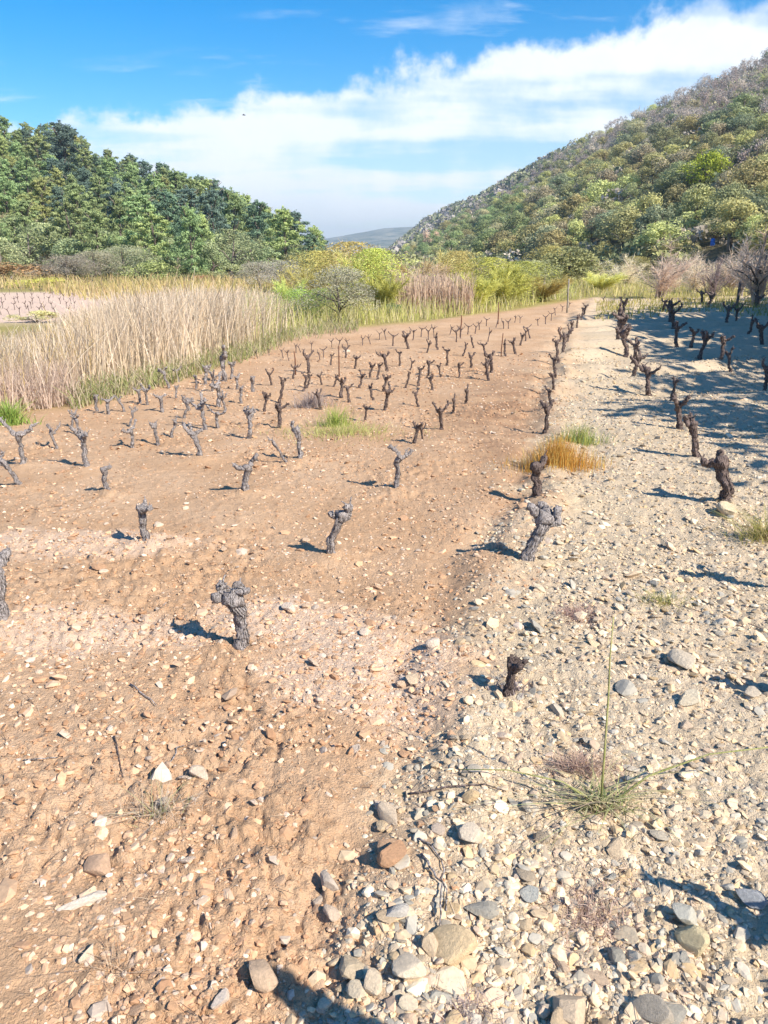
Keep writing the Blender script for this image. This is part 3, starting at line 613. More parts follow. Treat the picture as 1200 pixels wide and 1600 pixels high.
for rn, (protos, lab, front, pts) in ROWS.items():
    pts = sorted(pts, key=(lambda q: -q[1]) if front else (lambda q: q[0]))
    for k, (px, pb, pt) in enumerate(pts):
        x, y = flat(px, pb); z = gz(x, y); h = (top_z(x, y, pt) - z) * rw.uniform(.95, 1.1)
        rz = rw.uniform(0, 6.28); L = lab.format(ordn(k + 1))
        if protos is SMALL:
            e = put('grape_vine', SMALL[rw.integers(0, 12)], None, (x, y, z), (0, 0, rz), (h * 1.1, h * 1.1, h))
        else: e = place_proto(protos[rw.integers(0, len(protos))], (x, y, z), rz, h, rw.uniform(.85, 1.12))
        tag(e, L, 'vine', 'pruned vines in the field')
far_v = []
for j in range(5):
    for i in range(9):
        px = 2 + i * 15 + (j % 2) * 7 + rw.normal(0, 2.5); py = 459 + j * 8 + rw.normal(0, 1.2)
        if px < 128 - j * 4: far_v.append((px, py))
for k, (px, py) in enumerate(sorted(far_v)):
    x, y = flat(px, py); e = put('grape_vine', SMALL[rw.integers(0, 12)], None, (x, y, gz(x, y)), (0, 0, rw.uniform(0, 6)), (.24, .24, .26))
    tag(e, f'tiny vine on the far pale plot behind the reeds, {ordn(k + 1)} from the left', 'vine', 'vines on the far pale plot')

# ------------------------------------------------------------------ blades, reeds, grasses
def strips(name, base, height, leanv, width, col, nseg=3, tipw=.25, rng=None, droop=.0, colvar=.12, tipcol=None, mat=None):
    n = len(base); t = np.linspace(0, 1, nseg + 1)
    a = rng.uniform(0, 6.283, n); W = np.stack([np.cos(a), np.sin(a), np.zeros(n)], -1)
    ctr = base[:, None, :] + leanv[:, None, :] * (t[None, :, None] ** 1.7) * height[:, None, None]
    zf = t[None] - droop * t[None] ** 3
    ctr = ctr + np.stack([np.zeros((n, nseg + 1))] * 2 + [zf * height[:, None]], -1)
    w = width[:, None] * (1 - (1 - tipw) * t[None])
    Lf = ctr - W[:, None] * w[..., None] * .5; Rt = ctr + W[:, None] * w[..., None] * .5
    V = np.stack([Lf, Rt], 2).reshape(-1, 3); m = 2 * (nseg + 1)
    q = np.array([(2 * k, 2 * k + 1, 2 * k + 3, 2 * k + 2) for k in range(nseg)])
    F = (q[None] + (np.arange(n) * m)[:, None, None]).reshape(-1, 4)
    c = col * rng.uniform(1 - colvar, 1 + colvar, (n, 1))
    C = np.repeat(c, m, 0).reshape(n, m, 3)
    if tipcol is not None:
        tt = np.repeat(t, 2)[None, :, None]; C = C * (1 - tt) + tipcol[:, None, :] * tt
    return mesh_np(name, V, F, mat or M_strip, False, [('Col', 'FLOAT_COLOR', C.reshape(-1, 3))])
rg = np.random.default_rng(33)
def band(n, fn):
    """n points between two picture curves (lists of (px,py)); fn gives near/far curves"""
    near, far = fn; px = rg.uniform(near[0][0], near[-1][0], n)
    yn = np.interp(px, [q[0] for q in near], [q[1] for q in near]); yf = np.interp(px, [q[0] for q in far], [q[1] for q in far])
    f = rg.random(n) ** .75
    P = np.array([flat(a, b) for a, b in zip(px, yn + (yf - yn) * f)]); return P[:, 0], P[:, 1], px
def pal_pick(pal, n): return np.array(pal)[rg.integers(0, len(pal), n)]
LEFT_NEAR = [(-220, 668), (0, 640), (90, 628), (170, 612), (250, 592), (330, 566), (400, 540), (452, 520)]
LEFT_FAR = [(-220, 545), (0, 545), (60, 528), (120, 500), (170, 482), (300, 472), (452, 468)]
n = 17000; x, y, px = band(n, (LEFT_NEAR, LEFT_FAR))
x += rg.normal(0, .15, n); y += rg.normal(0, .2, n)
z = ground_z(x, y, False); r = np.hypot(x, y)
topy = np.interp(px, [-220, 0, 90, 130, 190, 300, 400, 460], [552, 536, 520, 492, 466, 456, 456, 472])
topy = topy - 34 * (fbm(x, y, .55, 3, 201) - .5)
H = np.clip(np.array([top_z(a, b, c) for a, b, c in zip(x, y, topy)]), .35, 1.5) * np.where(rg.random(n) < .3, rg.uniform(.35, .8, n), rg.uniform(.8, 1.08, n))
tall = rg.random(n) < .022; H[tall] *= rg.uniform(1.15, 1.5, tall.sum())
col = pal_pick([(.74, .61, .45), (.79, .67, .51), (.70, .55, .38), (.74, .62, .50), (.46, .35, .25), (.62, .47, .32)], n)
yel = (px < 140) & (px > -60) & (rg.random(n) < .15); col[yel] = (.62, .47, .22)
col = col * np.where(fbm(x, y, 1.4, 2, 205) > .60, .72, 1.0)[:, None]
grn = (px > 360) & (rg.random(n) < np.clip((px - 360) / 200, 0, .5)); col[grn] = (.50, .50, .20)
bent = np.where(rg.random(n) < .12, 3.2, 1.0); L = np.stack([rg.normal(.05, .19, n) * bent, rg.normal(0, .19, n) * bent, np.zeros(n)], -1)
tag(put('reed_bed', strips('reed_bed', np.stack([x, y, z], -1), H, L, (r * .0006 + .003) * rg.uniform(.5, 1.7, n), col, 3, .35, rg)),
    'dense straw-coloured dry reeds along the left edge of the field', 'reeds', kind='stuff')
# pinkish-mauve brush in front of the reeds
n = 3600; x, y, px = band(n, ([(-220, 690), (0, 650), (120, 632)], [(-220, 640), (0, 622), (120, 606)])); z = ground_z(x, y, False)
tag(put('mauve_brush', strips('mauve_brush', np.stack([x, y, z], -1), rg.uniform(.18, .55, n), np.stack([rg.normal(0, .3, n), rg.normal(0, .3, n), np.zeros(n)], -1),
    np.full(n, .010), pal_pick([(.60, .46, .37), (.66, .52, .42), (.50, .37, .30), (.70, .57, .47)], n), 3, .3, rg)), 'pinkish dead brush at the near left foot of the reeds', 'brush', kind='stuff')
# low green weeds at the foot of the reeds
n = 3000; x, y, px = band(n, ([(110, 640), (200, 618), (300, 590), (400, 560), (460, 536), (560, 520)], [(110, 620), (200, 596), (300, 568), (400, 540), (460, 516), (560, 506)])); z = ground_z(x, y, False)
tag(put('margin_weeds', strips('margin_weeds', np.stack([x, y, z], -1), rg.uniform(.05, .30, n), np.stack([rg.normal(0, .5, n), rg.normal(0, .5, n), np.zeros(n)], -1),
    np.full(n, .016), pal_pick([(.30, .32, .13), (.42, .40, .20), (.50, .42, .28), (.24, .28, .10), (.46, .38, .28)], n), 2, .3, rg)), 'grey-green weeds between the reeds and the vines', 'weeds', kind='stuff')
# yellow-green grass behind the vines, centre to right
n = 24000; x, y, px = band(n, ([(450, 520), (560, 510), (650, 505), (760, 490), (850, 474), (890, 470), (930, 464), (1000, 466), (1100, 464), (1260, 466), (1700, 470)], [(450, 470), (560, 462), (650, 458), (760, 450), (850, 444), (890, 440), (930, 438), (1000, 440), (1100, 440), (1260, 438), (1700, 440)]))
z = ground_z(x, y, False); r = np.hypot(x, y)
gcol = pal_pick([(.50, .51, .15), (.58, .55, .20), (.42, .45, .13), (.64, .56, .30), (.54, .49, .22), (.66, .58, .38)], n)
rt = (px > 900) & (rg.random(n) < .6); gcol[rt] = pal_pick([(.58, .50, .20), (.64, .52, .30), (.48, .44, .14)], rt.sum())
tag(put('tall_green_grass', strips('tall_green_grass', np.stack([x, y, z], -1), rg.uniform(.18, .62, n) * np.where(px > 930, .6, 1), np.stack([rg.normal(0, .25, n), rg.normal(0, .25, n), np.zeros(n)], -1),
    r * .0008, gcol, 2, .3, rg)), 'bright yellow-green grass behind the back line of vines', 'grass', kind='stuff')
# sparse grass among the shaded vines
n = 2600; x, y, px = band(n, ([(930, 506), (1000, 500), (1100, 488), (1220, 500)], [(930, 474), (1000, 470), (1100, 466), (1220, 468)])); z = ground_z(x, y, False)
tag(put('shade_grass', strips('shade_grass', np.stack([x, y, z], -1), rg.uniform(.06, .22, n), np.stack([rg.normal(0, .4, n), rg.normal(0, .4, n), np.zeros(n)], -1),
    np.full(n, .03), pal_pick([(.40, .36, .10), (.50, .42, .16), (.30, .30, .08)], n), 2, .3, rg)), 'olive grass at the head of the right-hand rows', 'grass', kind='stuff')
# dry ochre meadow below the left wood
n = 8000; x, y, px = band(n, ([(-200, 456), (0, 452), (60, 456), (130, 470), (220, 470), (460, 456)], [(-200, 428), (0, 428), (60, 430), (130, 434), (220, 434), (460, 432)])); z = ground_z(x, y, False)
tag(put('ochre_meadow', strips('ochre_meadow', np.stack([x, y, z], -1), rg.uniform(.2, .7, n), np.stack([rg.normal(0, .3, n), rg.normal(0, .3, n), np.zeros(n)], -1),
    np.full(n, .055), pal_pick([(.52, .42, .17), (.60, .48, .26), (.44, .38, .14), (.56, .40, .22)], n), 2, .3, rg)), 'dry ochre grass below the pine wood on the left', 'grass', kind='stuff')

def tuft(name, px, py, w, hgt, n, cols, label, cat, lean=.5, width=.004, flatk=.35, seed=0, nseg=4, droop=.0, tip=None, stray=0):
    g = np.random.default_rng(seed); x0, y0 = flat(px, py); z0 = gz(x0, y0)
    a = g.uniform(0, 6.283, n); rr = w * np.minimum(np.abs(g.normal(0, .55, n)) + .12 * g.random(n), 1.7); bx, by = rr * np.cos(a), rr * np.sin(a) * (1 if flatk == 0 else flatk)
    z = ground_z(x0 + bx, y0 + by) - z0 - .004
    h = hgt * g.uniform(.35, 1.1, n) * np.clip(1.25 - .55 * rr / w, .35, 1.2); L = np.stack([g.normal(0, lean, n) + bx / max(w, .01) * lean * .6, g.normal(0, lean, n), np.zeros(n)], -1)
    col = np.array(cols)[g.integers(0, len(cols), n)]
    tipc = None if tip is None else np.array(tip)[g.integers(0, len(tip), n)]
    me = strips(name, np.stack([bx, by, z], -1), h, L, g.uniform(.6, 1.3, n) * width, col, nseg, .15, g, droop, .15, tipc)
    return tag(put(name, me, None, (x0, y0, z0)), label, cat)
OR = [(.62, .33, .07), (.66, .42, .12), (.56, .28, .06), (.60, .46, .14)]
tuft('grass_tuft', 872, 728, .40, .22, 1500, OR, 'orange-yellow dry grass tuft behind the dark vine column', 'grass', .22, .005, .55, 1)
tuft('grass_tuft', 905, 694, .26, .20, 500, [(.40, .42, .10), (.46, .46, .14), (.24, .36, .16)], 'green grass tuft just behind the orange tuft', 'grass', .25, .005, .5, 2)
tuft('weed_patch', 538, 678, .75, .10, 900, [(.48, .48, .18), (.56, .50, .24), (.40, .44, .12)], 'pale green weeds on the brown soil in mid field', 'weeds', .7, .006, .6, 3)
tuft('weed_patch', 525, 664, .22, .22, 320, [(.44, .50, .14), (.36, .44, .10)], 'fresh green tuft within the pale weeds in mid field', 'weeds', .4, .006, .6, 4)
tuft('dry_shrublet', 488, 636, .26, .22, 500, [(.44, .36, .33), (.52, .44, .40), (.36, .29, .27)], 'small grey dead shrublet above the pale weeds', 'shrub', .5, .005, .6, 5)
tuft('leafy_weed', 12, 662, .24, .24, 420, [(.22, .34, .07), (.32, .43, .10), (.40, .46, .14)], 'bright green leafy weed at the left edge', 'weeds', .5, .014, .6, 6)
tuft('grass_tuft', 1190, 838, .22, .24, 340, [(.34, .34, .10), (.46, .40, .16), (.52, .42, .22)], 'olive grass tuft cut by the right edge', 'grass', .8, .005, .6, 7, 4, .3)
tuft('weed_patch', 1035, 945, .18, .06, 220, [(.38, .38, .12), (.46, .42, .18)], 'thin green weeds on the right gravel', 'weeds', 1.0, .004, .6, 8)
tuft('dead_weeds', 905, 965, .17, .035, 700, [(.46, .30, .25), (.52, .38, .30), (.38, .24, .21)], 'reddish brown dead weed mat on the gravel, upper', 'weeds', 1.1, .004, .9, 9)
tuft('dead_weeds', 925, 1425, .24, .022, 1300, [(.54, .39, .31), (.60, .45, .36), (.44, .30, .24)], 'reddish brown dead weed mat below the sprawling grass clump', 'weeds', 1.2, .0042, 1.1, 10)
tuft('dead_weeds', 905, 1200, .16, .04, 800, [(.46, .32, .26), (.52, .38, .30)], 'reddish dead weeds just above the sprawling grass clump', 'weeds', 1.1, .004, .6, 11)
tuft('dry_grass', 250, 1280, .11, .09, 170, [(.52, .42, .32), (.60, .50, .38), (.42, .42, .20)], 'dry tangled grass wisp on the left soil', 'grass', 1.2, .003, .5, 12, 4, .3)
tuft('dry_grass', 185, 1520, .09, .06, 120, [(.58, .44, .30), (.50, .36, .25)], 'bleached straw wisp on the soil at bottom left', 'grass', 1.6, .003, .5, 13, 4, .3)
tuft('dry_shrublet', 800, 1086, .10, .08, 90, [(.36, .29, .29), (.46, .38, .36), (.28, .22, .23)], 'dead grey-mauve twigs around the rotten vine stub', 'shrub', .6, .004, .7, 14)
tuft('dry_shrublet', 780, 862, .06, .10, 60, [(.50, .42, .36), (.40, .33, .28)], 'pale dry sprig left of the largest vine stump', 'shrub', .3, .004, .7, 15)
tuft('dead_weeds', 735, 1575, .13, .028, 500, [(.46, .36, .33), (.54, .44, .40), (.36, .28, .26)], 'greyish mauve dead plant at the bottom between rocks', 'weeds', 1.0, .003, .8, 16)
n = 2600; P_ = scatter(n, 1.1, 9, -31, 31, lambda x, y: edge_ok(x, y) * (.25 + .75 * (fbm(x, y, 2.1, 2, 123) > .55)), rg); zl = ground_z(P_[:, 0], P_[:, 1]) + .004; rl = np.hypot(*P_.T); al = rg.uniform(0, 6.283, n); ll = rg.uniform(.02, .075, n)
tag(put('litter', strips('litter', np.stack([P_[:, 0], P_[:, 1], zl], -1), np.full(n, .012), np.stack([np.cos(al), np.sin(al), np.zeros(n)], -1) * (ll / .012)[:, None], rg.uniform(.7, 1.3, n) * (.0018 + rl * .0004),
    pal_pick([(.20, .13, .09), (.30, .21, .15), (.62, .50, .36), (.48, .36, .25), (.14, .10, .08)], n), 3, .5, rg)), 'scattered straw, prunings and leaf scraps lying on the ground', 'litter', kind='stuff')
# the sprawling grass clump: low radiating blades and two long stalks
x0, y0 = flat(938, 1262); z0 = gz(x0, y0); clump = empty('grass_clump', (x0, y0, z0))
g = np.random.default_rng(50); n = 130
a = g.uniform(0, 6.283, n); bx = .045 * g.normal(size=n); by = .03 * g.normal(size=n)
ln = np.where(g.random(n) < .25, g.uniform(.5, .82, n), g.uniform(.12, .45, n)); base = np.stack([bx, by, np.full(n, .0)], -1)
Ld = np.stack([np.cos(a) * 3.4 * g.uniform(.6, 1.2, n), np.sin(a) * 2.0 * g.uniform(.6, 1.2, n), np.zeros(n)], -1)
put('blades', strips('clump_blades', base, ln * .24, Ld, g.uniform(.004, .0085, n), np.array([(.34, .38, .15), (.46, .43, .22), (.56, .46, .28), (.36, .28, .20), (.42, .40, .24)])[g.integers(0, 5, n)], 5, .15, g, .75), clump)
n = 55; base = np.stack([.04 * g.normal(size=n), .03 * g.normal(size=n), np.zeros(n)], -1)
put('young_blades', strips('clump_young', base, g.uniform(.05, .15, n), np.stack([g.normal(0, .7, n), g.normal(0, .7, n), np.zeros(n)], -1), g.uniform(.003, .005, n), np.array([(.26, .34, .13), (.40, .42, .18), (.42, .32, .26)])[g.integers(0, 3, n)], 4, .12, g), clump)
M_stalk = bark('grass_stalk', (.30, .32, .10), (.44, .42, .18), (.5, .44, .26), 60, .1)
def stalk(pts, r, parent):
    P = np.array(pts); V, F = tube(P, np.linspace(r, r * .45, len(P)), 5); return put('stalk', mesh_np('stalk', V, tri_quads(F), M_stalk, True), parent)
stalk([(0, 0, 0), (-.005, 0, .2), (-.012, .0, .42), (-.02, .0, .56), (-.022, .0, .70)], .0042, clump)
stalk([(0.02, 0, 0), (.16, .03, .10), (.36, .05, .17), (.60, .03, .22)], .0045, clump)
stalk([(0.0, 0, 0), (-.12, .05, .06), (-.30, .10, .07), (-.46, .13, .05)], .0035, clump)
tag(clump, 'sprawling green and straw grass clump with one tall stalk on gravel', 'grass clump')
# loose twigs
def twig(pts, r, label, seed):
    g = np.random.default_rng(seed); P = [flat(*p) for p in pts]
    Q = []
    for (a, b), (c, d) in zip(P[:-1], P[1:]):
        for s in np.linspace(0, 1, 6)[:-1]: Q.append((a + (c - a) * s + g.normal(0, .004), b + (d - b) * s + g.normal(0, .004)))
    Q.append(P[-1]); Q = np.array(Q); z = ground_z(Q[:, 0], Q[:, 1]); z = np.maximum(z, np.linspace(z[0], z[-1], len(z))) + r * 1.2 + .004
    V, F = tube(np.stack([Q[:, 0], Q[:, 1], z], -1), np.linspace(r, r * .5, len(Q)), 6, .1, g)
    c = V.mean(0); V = V - c
    return tag(put('twig', mesh_np('twig', V, tri_quads(F), M_vine if seed % 2 else M_vine_dark, True), None, tuple(c)), label, 'twig', 'loose twigs on the ground')
twig([(206, 1078), (245, 1112)], .004, 'dark thin twig on the soil below the split stump', 61)
twig([(182, 1160), (197, 1232)], .003, 'straw stem standing out on left soil, leftmost', 62)
twig([(285, 1165), (254, 1212)], .003, 'pale stem slanting on the left soil, right of another', 63)
twig([(660, 1350), (690, 1395), (685, 1470)], .004, 'bent bleached root beside the bluish grey stone', 65)
twig([(655, 1322), (690, 1352), (697, 1430)], .0035, 'curved pale stem crossing the bent bleached root', 67)
twig([(635, 1240), (790, 1245)], .004, 'long straight dark stem lying left of the grass clump', 68)
twig([(1196, 990), (1040, 945)], .003, 'thin arched green stalk over the right gravel', 70)
twig([(40, 1205), (92, 1190)], .003, 'short straw on the soil at the far left', 71)
twig([(935, 1500), (915, 1590)], .003, 'dark stem among gravel left of the split rock', 72)
# unseen stand-in post, added right of the view to cast the blunt bottom shadow
h = 1.45; tip = flat(420, 1512); px_, py_ = tip[0] + h / math.tan(SUN_EL) * SUN_H.x, tip[1] + h / math.tan(SUN_EL) * SUN_H.y
g = np.random.default_rng(80); V, F = tube([(0, 0, -.3), (0, 0, .2), (.01, 0, .7), (.0, .01, 1.1), (.0, 0, h - .06), (0, 0, h)], [.075, .072, .066, .055, .040, .015], 12, .03, g, True, .04)
tag(put('added_shadow_post', mesh_np('added_shadow_post', V, tri_quads(F), M_post, False), None, (px_, py_, gz(px_, py_))), 'added stand-in post beyond the right edge, casting the blunt shadow at the bottom', 'post')
# stakes among the vines
for (px, pb, pt, r, m, lab) in ((530, 590, 541, .010, M_rod, 'rusty rod standing in the middle of the brown field'), (462, 586, 549, .010, M_rod, 'rusty rod left of the taller one in the brown field'),
        (783, 556, 521, .010, M_rod, 'dark rod behind the bushy vine near the right of the field'), (719, 526, 492, .014, M_rod, 'dark stake in the back line of vines'),
        (778, 507, 472, .016, M_rod, 'dark stake at the foot of the green bushes'), (886, 488, 436, .030, M_post, 'tall pale post where the gravel row ends'),
        (850, 466, 440, .06, M_post, 'pale post before the dark round bush'), (1151, 482, 440, .05, M_vine_dark, 'dark post at the edge of the shade, far right'), (875, 535, 512, .012, M_rod, 'dark rod within the row on the gravel edge')):
    x, y = flat(px, pb); z = gz(x, y); hh = top_z(x, y, pt) - z; g = np.random.default_rng(int(px))
    V, F = tube([(0, 0, -.15), (0, 0, hh * .3), (g.normal(0, .01), 0, hh * .7), (g.normal(0, .02), g.normal(0, .02), hh)], [r, r, r * .95, r * .8], 7, .06, g)
    tag(put('vineyard_stake', mesh_np('vineyard_stake', V, tri_quads(F), m, True), None, (x, y, z)), lab, 'stake', 'stakes in the vineyard')

# ------------------------------------------------------------------ foliage prototypes (unit height, base at 0)
rf = np.random.default_rng(70)
def leaf_cards(C, Nn, size, rng, elong=1.5):
    n = len(C); Nn = Nn / (np.linalg.norm(Nn, axis=1)[:, None] + 1e-9)
    r = rng.normal(size=(n, 3)); A = np.cross(Nn, r); A /= np.linalg.norm(A, axis=1)[:, None] + 1e-9; B = np.cross(Nn, A)
    s = size * rng.uniform(.6, 1.35, n)
    a, b = A * (s * elong)[:, None], B * s[:, None]
    V = np.stack([C - a * .5, C + b * .5 + a * .1, C + a * .6, C - b * .5 - a * .05], 1).reshape(-1, 3)
    F = np.arange(n * 4).reshape(-1, 4); return V, F
def crown_mesh(name, C, Nn, size, rng, elong=1.5, tone=None):
    V, F = leaf_cards(C, Nn, size, rng, elong); n = len(C)
    t = rng.uniform(.15, .85, n) if tone is None else np.clip(tone + rng.normal(0, .18, n), 0, 1)
    return mesh_np(name, V, F, M_leaf, False, [('tone', 'FLOAT', np.repeat(t, 4))])
def round_crown(rng, nlobe=34, per=120, size=.023, zc=.52, rx=.42, rz=.40, jit=.45):
    C, Nn, T = [], [], []
    for _ in range(nlobe):
        d = rng.normal(size=3); d /= np.linalg.norm(d); d[2] = abs(d[2]) * 1.25 - .50
        q = np.array([d[0] * rx, d[1] * rx, zc + d[2] * rz]) * np.array([1, 1, 1]) * 1.0; q[:2] *= rng.uniform(.4, .95)
        lr = rng.uniform(.075, .17); tn = rng.uniform(.25, .75)
        p = rng.normal(size=(per, 3)); p /= np.linalg.norm(p, axis=1)[:, None]; p[:, 2] *= .8
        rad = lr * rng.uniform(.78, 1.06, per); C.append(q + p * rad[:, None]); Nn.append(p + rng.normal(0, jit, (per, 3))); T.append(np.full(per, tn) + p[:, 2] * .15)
    C = np.vstack(C); C[:, 2] = np.clip(C[:, 2], .03, None)
    return crown_mesh('round_crown', C, np.vstack(Nn), size, rng, 1.4, np.concatenate(T))
def pine_crown(rng, size=.0145, n=96, per=84, w=.30, z0=.06):
    C, Nn, T = [], [], []
    for k in range(n):
        z = z0 + (1 - z0) * (k + rng.random()) / n; env = w * min(1, (1.04 - z) ** .5 * 1.1) * (.6 + .45 * min(1, (z - z0) * 5)) * (1 + .35 * math.sin(k * 2.4)); a = rng.uniform(0, 6.283); rr = env * rng.uniform(.35, 1.0)
        q = np.array([rr * math.cos(a), rr * math.sin(a), z]); lr = rng.uniform(.04, .085) * (1.25 - .6 * z)
        p = rng.normal(size=(per, 3)); p /= np.linalg.norm(p, axis=1)[:, None]; s = np.array([1.25, 1.25, .62])
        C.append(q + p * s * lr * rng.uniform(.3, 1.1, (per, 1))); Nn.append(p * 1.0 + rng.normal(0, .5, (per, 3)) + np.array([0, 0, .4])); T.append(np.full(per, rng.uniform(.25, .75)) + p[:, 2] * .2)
    tp = rng.normal(0, .012, (40, 3)); tp[:, 2] = rng.uniform(.92, 1.05, 40); C.append(tp); Nn.append(rng.normal(size=(40, 3))); T.append(np.full(40, .6))
    return crown_mesh('pine_crown', np.vstack(C), np.vstack(Nn), size, rng, 2.3, np.concatenate(T))
def twig_crown(rng, n=520, fan=.55, w=.010, z0=.12, up=.75):
    """leafless crown: curved stems from the base to a dome, with side twigs all along them"""
    P, F, T = [], [], []
    ns = 16
    stems = []
    for k in range(ns):
        th = rng.uniform(0, 1.0) ** .7 * 1.05; a = rng.uniform(0, 6.283); L = (1.0 - .30 * (th / 1.05)) * rng.uniform(.72, 1.0)
        e = np.array([math.sin(th) * math.cos(a) * .62, math.sin(th) * math.sin(a) * .62, math.cos(th * .75)]) * L; m = np.array([e[0] * .28, e[1] * .28, e[2] * .5]) + rng.normal(0, .03, 3)
        stems.append((m, e))
    def strip(p, q, r_, ww, tn):
        o = len(P); d = q - p; sd_ = np.cross(d, rng.normal(size=3)); sd_ /= np.linalg.norm(sd_) + 1e-9
        for c_, k_ in ((p, .5), (q, .38), (r_, .14)): P.append(c_ - sd_ * ww * k_); P.append(c_ + sd_ * ww * k_)
        F.append((o, o + 1, o + 3, o + 2)); F.append((o + 2, o + 3, o + 5, o + 4)); T.extend([tn] * 6)
    for m, e in stems: strip(np.array([rng.normal(0, .02), rng.normal(0, .02), 0]), m, e, w * 2.0, .35)
    for k in range(n):
        m, e = stems[rng.integers(0, ns)]; t = rng.uniform(.22, 1.0); b = 2 * t * (1 - t) * m + t * t * e
        out = np.array([b[0], b[1], 0]); d = out * 1.6 + np.array([0, 0, up * .6]) + rng.normal(0, .42, 3); d /= np.linalg.norm(d) + 1e-9; L = rng.uniform(.06, .22) * (1.15 - .45 * t)
        strip(b, b + d * L * .5 + rng.normal(0, .012, 3), b + d * L + np.array([0, 0, .02]), w * rng.uniform(.5, 1.1), rng.uniform(.2, .9))
    return mesh_np('twig_crown', np.array(P), np.array(F), M_leaf, False, [('tone', 'FLOAT', np.array(T))])
def haze_crown(rng, nlobe=14, per=90):   # grey, half-bare crown: twigs with sparse leaf
    C, Nn, T = [], [], []
    for _ in range(nlobe):
        d = rng.normal(size=3); d /= np.linalg.norm(d); q = np.array([d[0] * .34, d[1] * .34, .58 + d[2] * .30]); lr = rng.uniform(.10, .2)
        p = rng.normal(size=(per, 3)); p /= np.linalg.norm(p, axis=1)[:, None]; C.append(q + p * lr * rng.uniform(.3, 1.15, (per, 1))); Nn.append(rng.normal(size=(per, 3)) + p * .5); T.append(np.full(per, rng.uniform(.2, .8)))
    return crown_mesh('haze_crown', np.vstack(C), np.vstack(Nn), .020, rng, 2.4, np.concatenate(T))
def willow_crown(rng, n=1500, size=.020):      # upright lime bush
    a = rng.uniform(0, 6.283, n); z = rng.uniform(.04, 1.0, n) ** .8; env = .46 * np.sqrt(np.clip(1.03 - z ** 2.4, 0, 1)); rr = env * np.sqrt(rng.random(n)) * (1 + .25 * np.sin(3 * a + 1.3) + .2 * np.sin(7 * a))
    C = np.stack([rr * np.cos(a), rr * np.sin(a), z], -1)
    Nn = np.stack([np.cos(a), np.sin(a), np.full(n, .3)], -1) + rng.normal(0, .6, (n, 3))
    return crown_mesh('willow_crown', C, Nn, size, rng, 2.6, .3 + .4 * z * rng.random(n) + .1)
def trunk_mesh(rng, h=.5, r=.035, limbs=4, spread=.3, top=.8):
    parts = [tube([(0, 0, -.06), (rng.normal(0, .01), rng.normal(0, .01), h * .35), (rng.normal(0, .03), rng.normal(0, .03), h * .7), (rng.normal(0, .03), rng.normal(0, .03), top)], [r * 1.25, r, r * .75, r * .2], 7, .08, rng)]
    for k in range(limbs):
        a = rng.uniform(0, 6.283); z = h * rng.uniform(.35, .85); e = np.array([math.cos(a) * spread, math.sin(a) * spread, z + rng.uniform(.12, .32)])
        parts.append(tube([(0, 0, z), e * np.array([.5, .5, 1]) - np.array([0, 0, .06]), e], [r * .5, r * .32, r * .1], 5, .08, rng))
    V, F = join(parts); return mesh_np('trunk', V, F, M_trunk, True)
K = {
 'pine': ([pine_crown(rf, w=q) for q in (.33, .36, .40, .30)], [trunk_mesh(rf, .9, .020, 5, .16, .95) for _ in range(2)], 'pine_tree'),
 'oak': ([round_crown(rf) for _ in range(4)], [trunk_mesh(rf) for _ in range(2)], 'oak_tree'),
 'olive': ([round_crown(rf, 20, 130, .024, .56, .42, .36, .9) for _ in range(3)], [trunk_mesh(rf, .45, .03, 5) for _ in range(2)], 'olive_tree'),
 'grey': ([haze_crown(rf) for _ in range(4)], [trunk_mesh(rf, .5, .026, 6, .3) for _ in range(2)], 'grey_tree'),
 'bare': ([twig_crown(rf, 620) for _ in range(3)], [trunk_mesh(rf, .5, .022, 7, .3, .85) for _ in range(2)], 'bare_tree'),
 'bare_fine': ([twig_crown(rf, 1500, .62, .0055, .08) for _ in range(3)], [trunk_mesh(rf, .35, .014, 8, .3, .7) for _ in range(2)], 'bare_bush'),
 'lime': ([willow_crown(rf, 4600, .0105) for _ in range(3)], [trunk_mesh(rf, .4, .018, 6, .2, .7) for _ in range(2)], 'green_bush'),
 'feather': ([twig_crown(rf, 3200, .62, .0085, .05, 1.0) for _ in range(3)], [trunk_mesh(rf, .35, .012, 8, .25, .7) for _ in range(2)], 'feathery_shrub'),
 'silver': ([round_crown(rf, 34, 300, .0095, .48, .38, .42, .8) for _ in range(2)], [trunk_mesh(rf, .4, .016, 8, .32, .8) for _ in range(2)], 'silver_bush'),
 'scrub': ([round_crown(rf, 16, 160, .024, .42, .44, .34, .8) for _ in range(3)], [trunk_mesh(rf, .3, .02, 5, .3, .6) for _ in range(2)], 'scrub_bush'),
}
def plant(kind, x, y, h, w, color, label=None, cat=None, group=None, z=None, rng=rf, sink=.0):
    cr, tk, nm = K[kind]
    z = float(hills(x, y)) if z is None else z
    e = empty(nm, (x, y, z - sink), rng.uniform(0, 6.28), (w, w, h))
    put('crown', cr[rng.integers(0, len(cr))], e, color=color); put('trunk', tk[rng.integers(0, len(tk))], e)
    if label: tag(e, label, cat, group)
    return e
